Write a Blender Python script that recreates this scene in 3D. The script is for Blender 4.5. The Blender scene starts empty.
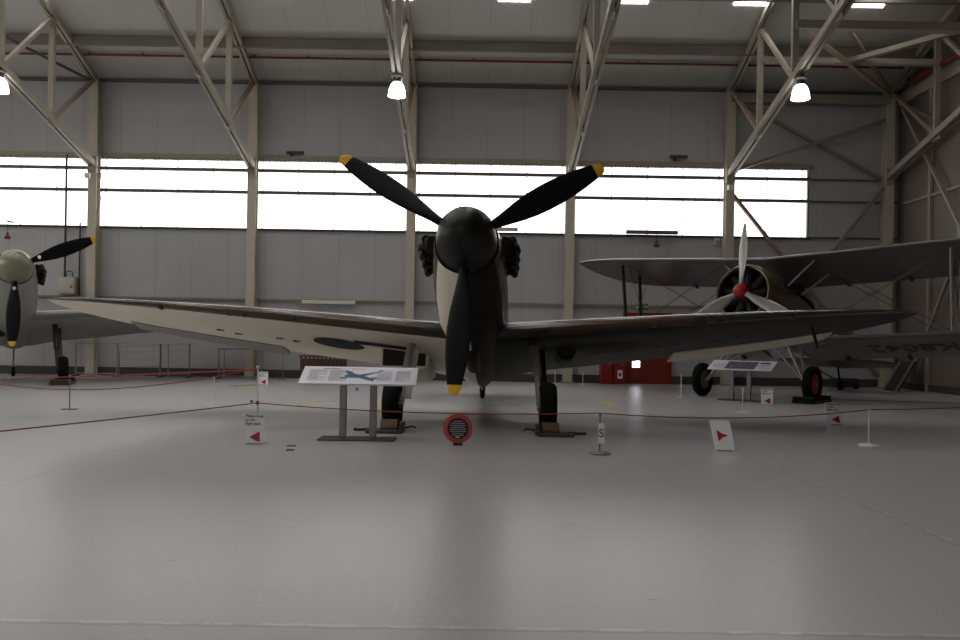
import bpy, math, random
from mathutils import Vector, Matrix
random.seed(7)
PI = math.pi
scn = bpy.context.scene
COL = scn.collection
F = 830.0; HX = 473.0; HY = 340.0; CAMZ = 1.107

# ------------------------------------------------------------------ materials
def lin(c):
    return tuple(((v/255.0)/12.92 if v <= 10 else (((v/255.0)+0.055)/1.055)**2.4) for v in c)

def mat(name, rgb, rough=0.6, metal=0.0, spec=0.5, emit=None, strength=0.0, noise=0.0, nscale=6.0, bump=0.0, coat=0.0):
    m = bpy.data.materials.new(name); m.use_nodes = True
    nt = m.node_tree; b = nt.nodes['Principled BSDF']
    c = lin(rgb)
    b.inputs['Base Color'].default_value = (*c, 1)
    b.inputs['Roughness'].default_value = rough
    b.inputs['Metallic'].default_value = metal
    b.inputs['Specular IOR Level'].default_value = spec
    if coat: b.inputs['Coat Weight'].default_value = coat; b.inputs['Coat Roughness'].default_value = 0.15
    if emit:
        b.inputs['Emission Color'].default_value = (*lin(emit), 1)
        b.inputs['Emission Strength'].default_value = strength
    if noise or bump:
        tc = nt.nodes.new('ShaderNodeTexCoord')
        n = nt.nodes.new('ShaderNodeTexNoise'); n.inputs['Scale'].default_value = nscale; n.inputs['Detail'].default_value = 6
        nt.links.new(tc.outputs['Object'], n.inputs['Vector'])
        if noise:
            r = nt.nodes.new('ShaderNodeValToRGB')
            r.color_ramp.elements[0].position = 0.3; r.color_ramp.elements[1].position = 0.7
            r.color_ramp.elements[0].color = (*[v*(1-noise) for v in c], 1)
            r.color_ramp.elements[1].color = (*[min(1, v*(1+noise)) for v in c], 1)
            nt.links.new(n.outputs['Fac'], r.inputs['Fac']); nt.links.new(r.outputs['Color'], b.inputs['Base Color'])
        if bump:
            bp = nt.nodes.new('ShaderNodeBump'); bp.inputs['Strength'].default_value = bump; bp.inputs['Distance'].default_value = 0.01
            nt.links.new(n.outputs['Fac'], bp.inputs['Height']); nt.links.new(bp.outputs['Normal'], b.inputs['Normal'])
    return m

class NB:
    """tiny node helper"""
    def __init__(s, m): s.nt = m.node_tree
    def n(s, t, **kw):
        nd = s.nt.nodes.new(t)
        for k, v in kw.items(): setattr(nd, k, v)
        return nd
    def link(s, a, b): s.nt.links.new(a, b)
    def math(s, op, a, b=None, c=None):
        nd = s.n('ShaderNodeMath', operation=op)
        for i, v in enumerate((a, b, c)):
            if v is None: continue
            if isinstance(v, (int, float)): nd.inputs[i].default_value = v
            else: s.link(v, nd.inputs[i])
        return nd.outputs[0]
    def mix(s, fac, a, b):
        nd = s.n('ShaderNodeMix', data_type='RGBA')
        for i, v in ((0, fac), (6, a), (7, b)):
            if isinstance(v, (int, float)): nd.inputs[i].default_value = v
            elif isinstance(v, tuple): nd.inputs[i].default_value = (*v, 1)
            else: s.link(v, nd.inputs[i])
        return nd.outputs[2]
    def line(s, coord, at, half):
        """1 inside |coord-at|<half"""
        return s.math('LESS_THAN', s.math('ABSOLUTE', s.math('SUBTRACT', coord, at)), half)
    def seam(s, coord, pitch, off, half):
        w = s.math('WRAP', s.math('SUBTRACT', coord, off), pitch/2, -pitch/2)
        return s.math('LESS_THAN', s.math('ABSOLUTE', w), half)

def camo(name, c1, c2, rough=0.5, scale=0.55):
    m = mat(name, c1, rough); h = NB(m); b = m.node_tree.nodes['Principled BSDF']
    tc = h.n('ShaderNodeTexCoord'); n = h.n('ShaderNodeTexNoise'); n.inputs['Scale'].default_value = scale; n.inputs['Detail'].default_value = 1.5
    h.link(tc.outputs['Object'], n.inputs['Vector'])
    f = h.math('GREATER_THAN', n.outputs['Fac'], 0.5)
    h.link(h.mix(f, lin(c1), lin(c2)), b.inputs['Base Color'])
    return m

def wall_mat(name, rgb, axis):
    m = mat(name, rgb, 0.55); h = NB(m); b = m.node_tree.nodes['Principled BSDF']
    tc = h.n('ShaderNodeTexCoord'); sp = h.n('ShaderNodeSeparateXYZ'); h.link(tc.outputs['Object'], sp.inputs[0])
    u = sp.outputs[axis]; z = sp.outputs[2]
    s1 = h.seam(u, 0.99, 0.3, 0.010)
    s2 = h.seam(u, 0.198, 0.0, 0.016)
    n = h.n('ShaderNodeTexNoise'); n.inputs['Scale'].default_value = 0.6; n.inputs['Detail'].default_value = 5
    h.link(tc.outputs['Object'], n.inputs['Vector'])
    c = lin(rgb)
    base = h.mix(n.outputs['Fac'], tuple(v*0.9 for v in c), tuple(v*1.1 for v in c))
    base = h.mix(h.math('MULTIPLY', s2, 0.05), base, tuple(v*0.55 for v in c))
    base = h.mix(h.math('MULTIPLY', s1, 0.4), base, tuple(v*0.45 for v in c))
    h.link(base, b.inputs['Base Color'])
    return m

def floor_mat():
    rgb = (173, 171, 172)
    m = mat('floor_paint', rgb, 0.3); h = NB(m); b = m.node_tree.nodes['Principled BSDF']
    tc = h.n('ShaderNodeTexCoord'); sp = h.n('ShaderNodeSeparateXYZ'); h.link(tc.outputs['Object'], sp.inputs[0])
    x, y = sp.outputs[0], sp.outputs[1]
    c = lin(rgb)
    n1 = h.n('ShaderNodeTexNoise'); n1.inputs['Scale'].default_value = 0.35; n1.inputs['Detail'].default_value = 2
    n2 = h.n('ShaderNodeTexNoise'); n2.inputs['Scale'].default_value = 9; n2.inputs['Detail'].default_value = 4
    n3 = h.n('ShaderNodeTexNoise'); n3.inputs['Scale'].default_value = 45; n3.inputs['Detail'].default_value = 5
    for n in (n1, n2, n3): h.link(tc.outputs['Object'], n.inputs['Vector'])
    base = h.mix(n1.outputs['Fac'], tuple(v*0.90 for v in c), tuple(v*1.10 for v in c))
    st0 = h.n('ShaderNodeMapping'); st0.inputs['Scale'].default_value = (1.0, 2.2, 1); h.link(tc.outputs['Object'], st0.inputs['Vector'])
    n4 = h.n('ShaderNodeTexNoise'); n4.inputs['Scale'].default_value = 2.2; n4.inputs['Detail'].default_value = 3; h.link(st0.outputs[0], n4.inputs['Vector'])
    base = h.mix(h.math('MULTIPLY', n4.outputs['Fac'], 0.35), base, tuple(v*0.72 for v in c))
    gr = h.n('ShaderNodeMapRange'); gr.inputs['From Min'].default_value = 0.35; gr.inputs['From Max'].default_value = 0.65
    h.link(n3.outputs['Fac'], gr.inputs['Value'])
    base = h.mix(h.math('MULTIPLY', gr.outputs[0], 0.30), base, tuple(min(1, v*1.35) for v in c))
    # scuffs and chips
    v = h.n('ShaderNodeTexVoronoi'); v.inputs['Scale'].default_value = 1.7; v.inputs['Randomness'].default_value = 1
    wob = h.n('ShaderNodeVectorMath', operation='MULTIPLY_ADD')
    h.link(n3.outputs['Color'], wob.inputs[0]); wob.inputs[1].default_value = (0.05, 0.05, 0); h.link(tc.outputs['Object'], wob.inputs[2])
    st = h.n('ShaderNodeMapping'); st.inputs['Scale'].default_value = (0.8, 1.8, 1); h.link(wob.outputs[0], st.inputs['Vector'])
    h.link(st.outputs[0], v.inputs['Vector'])
    chip = h.math('LESS_THAN', v.outputs['Distance'], 0.035)
    base = h.mix(h.math('MULTIPLY', chip, 0.55), base, tuple(v_*0.35 for v_ in c))
    # slab joints with flaked edges
    wx = h.math('ADD', x, h.math('MULTIPLY', h.math('SUBTRACT', n2.outputs['Fac'], 0.5), 0.05))
    wy = h.math('ADD', y, h.math('MULTIPLY', h.math('SUBTRACT', n2.outputs['Fac'], 0.5), 0.05))
    j = h.math('MAXIMUM', h.seam(wx, 6.1, 2.74, 0.010), h.seam(wy, 4.4, 3.17, 0.010))
    jl = h.math('MAXIMUM', h.seam(wx, 6.1, 2.765, 0.012), h.seam(wy, 4.4, 3.2, 0.010))
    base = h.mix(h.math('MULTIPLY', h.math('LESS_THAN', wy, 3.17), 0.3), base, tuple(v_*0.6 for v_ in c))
    patch = h.math('GREATER_THAN', n2.outputs['Fac'], 0.5)
    base = h.mix(h.math('MULTIPLY', h.math('MULTIPLY', jl, patch), 0.5), base, tuple(min(1, v_*1.5) for v_ in c))
    base = h.mix(h.math('MULTIPLY', j, 0.55), base, tuple(v_*0.5 for v_ in c))
    h.link(base, b.inputs['Base Color'])
    b.inputs['Roughness'].default_value = 0.3
    bp = h.n('ShaderNodeBump'); bp.inputs['Strength'].default_value = 0.35; bp.inputs['Distance'].default_value = 0.004
    hh = h.math('ADD', n3.outputs['Fac'], h.math('MULTIPLY', n2.outputs['Fac'], 0.6))
    h.link(hh, bp.inputs['Height']); h.link(bp.outputs['Normal'], b.inputs['Normal'])
    return m

def daylight_mat(name, strength, rgb=(255, 253, 250), pitch=0.97, off=0.0):
    m = mat(name, (130, 130, 128), 0.4); h = NB(m); b = m.node_tree.nodes['Principled BSDF']
    tc = h.n('ShaderNodeTexCoord'); sp = h.n('ShaderNodeSeparateXYZ'); h.link(tc.outputs['Object'], sp.inputs[0])
    s = h.seam(sp.outputs[0], pitch, off, 0.022)
    b.inputs['Emission Color'].default_value = (*lin(rgb), 1)
    h.link(h.math('SUBTRACT', strength, h.math('MULTIPLY', s, strength*0.70)), b.inputs['Emission Strength'])
    return m

WIN = 2.6
M = dict(
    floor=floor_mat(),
    wall=wall_mat('wall_sheet', (172, 171, 172), 0),
    gable=wall_mat('gable_sheet', (110, 101, 93), 1),
    roof=wall_mat('roof_sheet', (176, 173, 168), 0),
    plinth=mat('plinth_dark', (62, 58, 55), 0.7),
    window=daylight_mat('window_daylight', WIN),
    window_fill=daylight_mat('window_fill_glow', 2.6),
    skylight=daylight_mat('skylight_daylight', 8.0),
    girt=mat('girt_steel', (92, 88, 82), 0.6),
    steel=mat('cream_steel', (146, 138, 125), 0.5, noise=0.06, nscale=3),
    steel2=mat('brown_primer_steel', (140, 120, 104), 0.55, noise=0.1, nscale=3),
    purlin=mat('purlin_steel', (116, 108, 99), 0.55),
    dark=mat('dark_metal', (45, 43, 42), 0.5),
    galv=mat('galvanised', (150, 148, 145), 0.4, metal=0.4),
    redpipe=mat('red_pipe', (106, 28, 26), 0.45),
    lampglow=mat('lamp_shade_lit', (250, 250, 248), 0.3, emit=(255, 253, 248), strength=9.0),
    bulbglow=mat('lamp_bulb_lit', (255, 255, 255), 0.3, emit=(255, 252, 245), strength=14.0),
    black=mat('black_paint', (20, 18, 19), 0.5, spec=.15, noise=0.12, nscale=2),
    nightblack=mat('night_underside', (27, 24, 23), 0.55, spec=.15, noise=0.14, nscale=1.2),
    spinner=mat('spinner_black', (14, 13, 14), 0.4, spec=.3),
    blade=mat('blade_black', (17, 16, 19), 0.55, spec=.15, noise=0.1, nscale=30),
    yellow=mat('tip_yellow', (224, 172, 20), 0.5),
    white=mat('white_underside', (238, 228, 208), 0.45, noise=0.05, nscale=1.6),
    camo=camo('dark_earth_green', (78, 58, 44), (48, 48, 38), rough=.25),
    creamail=mat('aileron_cream', (216, 204, 184), 0.5),
    greyail=mat('aileron_grey', (128, 122, 116), 0.5),
    tyre=mat('tyre_rubber', (19, 18, 18), 0.8, spec=.12),
    hub=mat('wheel_hub', (120, 116, 110), 0.4, metal=0.5),
    redhub=mat('wheel_hub_red', (150, 34, 38), 0.45),
    oleo=mat('leg_grey', (142, 136, 130), 0.4, metal=0.3),
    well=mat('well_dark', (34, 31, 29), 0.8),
    glass=mat('canopy_glass', (60, 66, 66), 0.08),
    wood=mat('chock_wood', (86, 62, 38), 0.65, noise=0.2, nscale=9),
    darkwood=mat('dark_wood', (70, 48, 40), 0.6, noise=0.2, nscale=9),
    slat=mat('bench_slat', (92, 60, 46), 0.55, noise=0.15, nscale=8),
    olive=mat('olive_spinner', (128, 132, 106), 0.3),
    greygreen=mat('grey_green_skin', (134, 134, 124), 0.42, noise=0.05, nscale=1.5),
    greyunder=mat('grey_underside', (158, 156, 148), 0.45, noise=0.05, nscale=1.5),
    silver=mat('silver_dope', (104, 101, 101), 0.32, metal=0.15, noise=0.05, nscale=1.5),
    gsilver=mat('silver_fuselage', (100, 98, 95), 0.35, metal=0.4),
    ring=mat('collector_ring', (112, 100, 78), 0.3, metal=0.7, noise=0.15, nscale=5),
    gblade=mat('blade_grey_metal', (158, 154, 148), 0.35, metal=0.4),
    spred=mat('spinner_red', (176, 30, 32), 0.3),
    strut=mat('strut_silver', (176, 172, 164), 0.35, metal=0.4),
    wire=mat('rigging_wire', (70, 68, 66), 0.5),
    letter=mat('serial_black', (74, 72, 71), 0.5),
    card=mat('sign_white', (244, 243, 246), 0.5),
    ink=mat('ink_dark', (34, 34, 52), 0.6),
    red=mat('arrow_red', (176, 28, 36), 0.5),
    sdark=mat('letter_maroon', (84, 18, 34), 0.5),
    redrope=mat('rope_red', (132, 40, 38), 0.6),
    pinkred=mat('disc_red', (204, 78, 78), 0.5),
    disc=mat('disc_black', (26, 28, 32), 0.5),
    grytext=mat('text_grey', (170, 170, 180), 0.6),
    fainttext=mat('text_faint', (186, 186, 196), 0.6),
    colsteel=mat('column_cream', (184, 175, 158), 0.5, noise=0.05, nscale=3),
    panel=mat('lectern_panel', (222, 220, 228), 0.35),
    blue=mat('print_blue', (44, 84, 130), 0.5),
    purple=mat('print_photo', (96, 88, 112), 0.5, noise=0.5, nscale=18),
    post=mat('lectern_post', (150, 146, 142), 0.45, metal=0.2),
    base=mat('lectern_base', (66, 64, 62), 0.5),
    stwhite=mat('stanchion_white', (222, 220, 216), 0.45),
    stgrey=mat('stanchion_grey', (120, 116, 110), 0.5),
    door=mat('door_red', (122, 38, 18), 0.5),
    cab=mat('cabinet_red', (134, 22, 22), 0.4),
    bright=mat('door_pane_daylight', (240, 240, 240), 0.4, emit=(235, 242, 255), strength=6.0),
    exitg=mat('exit_green', (16, 110, 76), 0.5, emit=(16, 110, 76), strength=0.03),
    exitw=mat('exit_white', (220, 235, 228), 0.5, emit=(220, 235, 228), strength=0.1),
    box=mat('electric_box', (186, 178, 166), 0.5),
    batten=mat('batten_white', (214, 208, 196), 0.5),
    pinkbox=mat('sounder_pink', (186, 158, 150), 0.5),
    tapey=mat('tape_yellow', (200, 180, 60), 0.6),
    tapek=mat('tape_black', (40, 38, 38), 0.6),
    tapered=mat('tape_red', (150, 60, 56), 0.6),
    navy=mat('cleaner_navy', (28, 33, 46), 0.5),
)

# ------------------------------------------------------------------ mesh builder
class MB:
    def __init__(s, xf=None): s.v = []; s.f = []; s.m = []; s.sm = []; s.xf = xf
    def vert(s, p):
        p = Vector(p)
        if s.xf: p = s.xf @ p
        s.v.append(p); return len(s.v)-1
    def face(s, ids, m=0, sm=True): s.f.append(tuple(ids)); s.m.append(m); s.sm.append(sm)
    def loft(s, rings, cap0=True, cap1=True, m=0, mf=None, closed=True, sm=True):
        idx = [[s.vert(p) for p in r] for r in rings]
        n = len(rings[0])
        for i in range(len(idx)-1):
            for j in range(n if closed else n-1):
                k = (j+1) % n
                s.face((idx[i][j], idx[i][k], idx[i+1][k], idx[i+1][j]), mf(i, j) if mf else m, sm)
        if cap0: s.face(idx[0][::-1], mf(0, 0) if mf else m, False)
        if cap1: s.face(idx[-1], mf(len(idx)-2, 0) if mf else m, False)
        return s
    def tube(s, pts, r, n=8, m=0):
        pts = [Vector(p) for p in pts]; rings = []
        for i, p in enumerate(pts):
            t = (pts[min(i+1, len(pts)-1)] - pts[max(i-1, 0)]).normalized()
            a = t.cross(Vector((0, 0, 1)))
            if a.length < 1e-3: a = t.cross(Vector((0, 1, 0)))
            a.normalize(); b = a.cross(t).normalized()
            rr = r[i] if isinstance(r, (list, tuple)) else r
            rings.append([p + a*rr*math.cos(2*PI*k/n) + b*rr*math.sin(2*PI*k/n) for k in range(n)])
        return s.loft(rings, m=m)
    def ell(s, pts, ra, rb, up=(0, 0, 1), n=10, m=0):
        """streamlined bar: ra across, rb along up"""
        pts = [Vector(p) for p in pts]; rings = []
        for i, p in enumerate(pts):
            t = (pts[min(i+1, len(pts)-1)] - pts[max(i-1, 0)]).normalized()
            b = Vector(up); b = (b - t*b.dot(t)).normalized(); a = t.cross(b)
            rings.append([p + a*ra*math.cos(2*PI*k/n) + b*rb*math.sin(2*PI*k/n) for k in range(n)])
        return s.loft(rings, m=m)
    def bar(s, p0, p1, w, h, up=(0, 0, 1), m=0):
        p0, p1 = Vector(p0), Vector(p1); t = (p1-p0).normalized(); b = Vector(up); b = (b - t*b.dot(t))
        if b.length < 1e-4: b = Vector((1, 0, 0)); b = b - t*b.dot(t)
        b.normalize(); a = t.cross(b)
        R = [[p + a*x*w/2 + b*y*h/2 for x, y in ((-1, -1), (1, -1), (1, 1), (-1, 1))] for p in (p0, p1)]
        return s.loft(R, m=m, sm=False)
    def box(s, c, d, m=0, rz=0):
        c = Vector(c); R = Matrix.Rotation(rz, 3, 'Z')
        r = [[c + R @ Vector((x*d[0]/2, y*d[1]/2, z*d[2]/2)) for x, y in ((-1, -1), (1, -1), (1, 1), (-1, 1))] for z in (-1, 1)]
        return s.loft(r, m=m, sm=False)
    def lathe(s, prof, o=(0, 0, 0), axis='Y', n=40, m=0, mf=None, a0=0.0):
        o = Vector(o); rings = []
        for r, h in prof:
            ring = []
            for k in range(n):
                a = 2*PI*k/n + a0; ca, sa = r*math.cos(a), r*math.sin(a)
                ring.append(o + Vector({'Y': (ca, h, sa), 'X': (h, ca, sa), 'Z': (ca, sa, h)}[axis]))
            rings.append(ring)
        cl = prof[0] == prof[-1]
        return s.loft(rings, not cl, not cl, m=m, mf=mf)
    def poly(s, pts, thick, m=0):
        """flat outline (list of 3D points) extruded by vector thick"""
        t = Vector(thick); a = [Vector(p) for p in pts]
        return s.loft([a, [p + t for p in a]], m=m, sm=False)
    def build(s, name, mats, parent=None, bevel=0.0, **tags):
        me = bpy.data.meshes.new(name); me.from_pydata([tuple(v) for v in s.v], [], s.f)
        if not isinstance(mats, (list, tuple)): mats = [mats]
        for m in mats: me.materials.append(M[m] if isinstance(m, str) else m)
        for p, mi, sm in zip(me.polygons, s.m, s.sm): p.material_index = mi; p.use_smooth = sm
        import bmesh
        bm = bmesh.new(); bm.from_mesh(me); bmesh.ops.recalc_face_normals(bm, faces=bm.faces); bm.to_mesh(me); bm.free()
        me.set_sharp_from_angle(angle=math.radians(42))
        me.update()
        o = bpy.data.objects.new(name, me); COL.objects.link(o)
        if parent: o.parent = parent
        if bevel:
            bv = o.modifiers.new('edge', 'BEVEL'); bv.width = bevel; bv.segments = 2; bv.limit_method = 'ANGLE'
        for k, v in tags.items(): o[k] = v
        return o

def tag(o, label, cat, group=None, kind=None):
    o['label'] = label; o['category'] = cat
    if group: o['group'] = group
    if kind: o['kind'] = kind
    return o
def empty(name, loc, rz=0.0, label=None, cat=None, group=None, kind=None):
    o = bpy.data.objects.new(name, None); COL.objects.link(o); o.location = loc; o.rotation_euler = (0, 0, rz)
    o.empty_display_size = 0.1
    if label: tag(o, label, cat, group)
    if kind: o['kind'] = kind
    return o
def struct(o, label=None):
    o['kind'] = 'structure'
    if label: o['label'] = label
    return o
def copy_tree(o, parent=None):
    c = o.copy(); COL.objects.link(c)
    if parent: c.parent = parent
    for ch in [x for x in list(COL.objects) if x.parent == o]: copy_tree(ch, c)
    return c
def text(body, size, matname, name, parent, mtx, align='CENTER', thick=0.0006, space=1.0, line=1.0):
    cu = bpy.data.curves.new(name, 'FONT'); cu.body = body; cu.size = size; cu.align_x = align; cu.align_y = 'CENTER'
    cu.extrude = thick; cu.offset = .0005 if body.startswith('Pl') else 0; cu.space_character = space; cu.space_line = line; cu.resolution_u = 3
    t = bpy.data.objects.new('tmp', cu); COL.objects.link(t)
    dg = bpy.context.evaluated_depsgraph_get()
    me = bpy.data.meshes.new_from_object(t.evaluated_get(dg)); bpy.data.objects.remove(t)
    me.transform(mtx); me.materials.clear(); me.materials.append(M[matname]); me.name = name
    o = bpy.data.objects.new(name, me); COL.objects.link(o); o.parent = parent
    return o
def fx(px, py, Y):
    """pixel of the photograph at depth Y, as plan and height"""
    xx = px + 0.0163*(py-HY); yy = py - 0.0163*(px-HX)
    return Vector(((xx-HX)/F*Y, Y, CAMZ + (HY-yy)/F*Y))
def gz(px, py):
    yy = py - 0.0163*(px-HX); return fx(px, py, F*CAMZ/(yy-HY))

# ------------------------------------------------------------------ camera
cam = bpy.data.cameras.new('camera'); co = bpy.data.objects.new('camera', cam); COL.objects.link(co)
cam.sensor_width = 36.0; cam.lens = 36.0*F/960.0; cam.shift_x = 7/960; cam.shift_y = 20/960
co.matrix_world = Matrix.Translation((0, 0, CAMZ)) @ Matrix.Rotation(PI/2, 4, 'X') @ Matrix.Rotation(0.0163, 4, 'Z')
scn.camera = co
cam.clip_end = 200

# ------------------------------------------------------------------ hall
WY = 22.4; GX = 11.4; LX = -24.0; FY = -14.0
EZ = 7.96; SL = 0.37; RY = 3.0
def roofz(y): return EZ + SL*(WY-y) if y > RY else EZ + SL*(WY-RY) - SL*(RY-y)
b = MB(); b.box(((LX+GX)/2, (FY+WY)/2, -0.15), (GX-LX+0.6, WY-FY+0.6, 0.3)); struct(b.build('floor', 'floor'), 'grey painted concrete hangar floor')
b = MB()
b.box(((LX+GX)/2, WY+0.1, 2.005), (GX-LX, 0.2, 4.01))
b.box(((LX+GX)/2, WY+0.1, (5.84+8.1)/2), (GX-LX, 0.2, 8.1-5.84))
b.box(((9.01+GX)/2, WY+0.1, 4.93), (GX-9.01, 0.2, 1.84))
struct(b.build('wall_back', 'wall'), 'grey sheeted long wall under the windows')
b = MB(); b.poly([(GX, FY, 0), (GX, WY+0.2, 0), (GX, WY+0.2, roofz(WY)), (GX, RY, roofz(RY)), (GX, FY, roofz(FY))], (0.2, 0, 0)); struct(b.build('wall_right', 'gable'))
b = MB(); b.poly([(LX, FY, 0), (LX, WY+0.2, 0), (LX, WY+0.2, roofz(WY)), (LX, RY, roofz(RY)), (LX, FY, roofz(FY))], (-0.2, 0, 0)); struct(b.build('wall_left', 'gable'))
b = MB(); b.box(((LX+GX)/2, FY-0.1, 5), (GX-LX, 0.2, 10)); struct(b.build('wall_front', 'wall'))
b = MB()
b.poly([(LX, WY+0.2, roofz(WY)-0.07), (LX, RY, roofz(RY)), (LX, RY, roofz(RY)+0.2), (LX, WY+0.2, roofz(WY)+0.13)], (GX-LX, 0, 0))
b.poly([(LX, FY, roofz(FY)), (LX, RY, roofz(RY)), (LX, RY, roofz(RY)+0.2), (LX, FY, roofz(FY)+0.2)], (GX-LX, 0, 0))
struct(b.build('ceiling', 'roof'), 'grey sheeted sloping hangar roof')
b = MB(); b.box(((LX+GX)/2, WY-0.03, 0.11), (GX-LX, 0.06, 0.22)); struct(b.build('baseboard_back', 'plinth'))
b = MB(); b.box((GX-0.03, (FY+WY)/2, 0.09), (0.06, WY-FY, 0.18)); struct(b.build('baseboard_right', 'plinth'))
# eave beam and closure strips
b = MB(); b.box(((LX+GX)/2, WY-0.08, EZ-0.035), (GX-LX, 0.12, 0.05)); struct(b.build('trim_1', 'girt'), 'brown eaves strip along the wall head')
b = MB()
b.box(((LX+9.1)/2, WY-0.03, 5.94), (9.1-LX, 0.06, 0.10))
x = LX
while x < 9.0:
    b.box((x+0.05, WY-0.02, 5.87), (0.06, 0.04, 0.07 + random.random()*0.03)); x += 0.1
struct(b.build('trim_2', 'steel'), 'cream ragged closure strip over the windows')
b = MB(); b.box(((LX+9.06)/2, WY-0.03, 3.99), (9.06-LX, 0.06, 0.06)); struct(b.build('trim_3', 'plinth'), 'dark sill strip under the windows')
# purlins
for i, yy in enumerate((20.75, 19.0, 17.4, 15.9, 14.2, 12.5, 10.8, 9.1)):
    b = MB(); b.box(((LX+GX)/2, yy, roofz(yy)-0.13), (GX-LX, 0.09, 0.24)); struct(b.build('roof_beam', 'purlin'))
COLX = [-1.71 + 4.245*k for k in range(-4, 4)]
def column(x, idx):
    root = empty('column_%d' % idx, (x, 22.2, 0), kind='structure')
    b = MB(); b.box((0, -0.11, 3.95), (0.235, 0.02, 7.9)); b.box((0, 0.11, 3.95), (0.235, 0.02, 7.9)); b.box((0, 0, 3.95), (0.03, 0.2, 7.9))
    b.build('shaft', 'colsteel', root)
    b = MB(); b.box((0, -0.02, 0.02), (0.36, 0.34, 0.04)); b.build('foot_plate', 'steel', root)
    return root
for i, x in enumerate(COLX): column(x, i+1)
# windows, one per bay between the columns
wn = 0
edges = [LX] + [c for c in COLX if c < 9] + [9.01]
for a, c in zip(edges, edges[1:]):
    wn += 1
    root = empty('window_%d' % wn, ((a+c)/2, WY, 4.01), kind='structure')
    w = c-a
    b = MB(); b.box((0, 0.12, 0.92), (w, 0.02, 1.84)); b.build('pane', 'window', root)
    b = MB()
    for z in (5.575, 4.985): b.box((0, -0.05, z-4.01), (w, 0.07, 0.085))
    b.box((w/2-0.02, 0.05, 0.92), (0.04, 0.1, 1.84)); b.box((-w/2+0.02, 0.05, 0.92), (0.04, 0.1, 1.84))
    b.build('window_frame', 'girt', root)
# wall girt with conduit at two metres
b = MB(); b.box(((LX+GX)/2, WY-0.05, 2.10), (GX-LX, 0.08, 0.05)); struct(b.build('trim_4', 'steel2'), 'brown conduit rail along the wall at two metres')
# extra girts right of the window
b = MB()
for z in (5.575, 4.985, 4.01): b.box(((9.01+GX)/2, WY-0.03, z), (GX-9.01, 0.05, 0.05))
struct(b.build('trim_5', 'girt'))
b = MB()
for z in (3.0, 4.9): b.box((GX-0.04, 12, z), (0.06, 20, 0.06))
b.box((GX-0.06, 14.0, 7.72), (0.1, 17, 0.30))
for yy in (20.7, 18.9, 17.1, 15.3): b.box((GX-0.05, yy, 3.9), (0.08, 0.10, 7.8))
struct(b.build('trim_6', 'steel'), 'cream rails and posts on the gable wall')

# skylights; rows nearer the camera are unseen, added to brighten floor and walls
for i in range(12):
    xs = 8.72 - 2.75*i
    for (y0, y1) in ((19.43, 17.9), (15.6, 12.7), (10.6, 7.4), (6.4, 3.6)):
        if y0 < 16 and xs > 1: continue
        b = MB()
        z0, z1 = roofz(y0)-0.02, roofz(y1)-0.02
        b.poly([(xs, y0, z0), (xs+0.74, y0, z0), (xs+0.74, y1, z1), (xs, y1, z1)], (0, 0, 0.02))
        struct(b.build('window_%d' % (20+4*i+[19.43, 15.6, 10.6, 6.4].index(y0)), 'skylight'), 'translucent roof sheet letting daylight in')

for nm, verts in (('window_100', [(LX+1, FY+.03, 3.2), (-7, FY+.03, 3.2), (-7, FY+.03, 5.9), (LX+1, FY+.03, 5.9)]), ('window_101', [(LX+.03, 2, 2.6), (LX+.03, 20, 2.6), (LX+.03, 20, 5.9), (LX+.03, 2, 5.9)])):
    b = MB(); b.poly(verts, (0, -.02, 0) if nm.endswith('0') else (-.02, 0, 0)); struct(b.build(nm, 'window_fill'), 'unseen glowing window band added to brighten the hall')  # unseen glowing bands, added as fill light from behind and from the left
# trusses --------------------------------------------------------------------
def ztop(y): return 7.86 + SL*(22.2-y)
def zbot(y): return 5.62 + 0.268*(22.1-y)
NODES = [22.08, 19.9, 17.75, 15.6, 13.45, 11.3, 9.15, 7.0, 4.85]
TL = ['leftmost cream lattice roof truss, out at the hall side beyond the lamp',
      'second cream lattice roof truss from the hall side',
      'cream lattice roof truss ending above the left fighter',
      'cream lattice roof truss over the left half of the white wing',
      'cream lattice roof truss carrying the lamp above the propeller',
      'cream lattice roof truss just right of the propeller tip',
      'cream lattice roof truss carrying the lamp above the biplane',
      'cream lattice roof truss against the gable wall']
def truss(x, label):
    root = empty('roof_truss', (x, 22.1, 0), label=label, cat='roof truss', group='roof trusses')
    o = 22.1
    L = NODES[-1]
    b = MB()
    b.bar((-0.06, 0.1, ztop(22.2)), (-0.06, L-o, ztop(L)), 0.07, 0.13); b.bar((0.06, 0.1, ztop(22.2)), (0.06, L-o, ztop(L)), 0.07, 0.13)
    b.build('top_chord', 'steel', root)
    b = MB()
    b.bar((-0.06, -0.05, zbot(22.05)), (-0.06, L-o, zbot(L)), 0.07, 0.15); b.bar((0.06, -0.05, zbot(22.05)), (0.06, L-o, zbot(L)), 0.07, 0.15)
    b.build('bottom_chord', 'steel', root)
    for i, y in enumerate(NODES):
        if i:
            b = MB(); b.bar((0, y-o, zbot(y)), (0, y-o, ztop(y)), 0.13, 0.10, up=(0, 1, 0)); b.build('strut', 'steel', root)
            b = MB(); b.bar((0, y-o, zbot(y)), (0, NODES[i-1]-o, ztop(NODES[i-1])-0.03), 0.09, 0.09); b.build('brace', 'steel2' if i == 1 else 'steel', root)
            for zz, dd in ((zbot(y), .34), (ztop(y)-.04, .30)):
                b = MB(); b.box((0, y-o, zz), (0.03, dd, 0.25)); b.build('gusset', 'steel', root)
    b = MB(); b.box((0, 0.0, 5.62), (0.22, 0.14, 0.42)); b.build('bracket', 'steel', root)
    return root
for x, l in zip(COLX, TL): truss(x, l)

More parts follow.
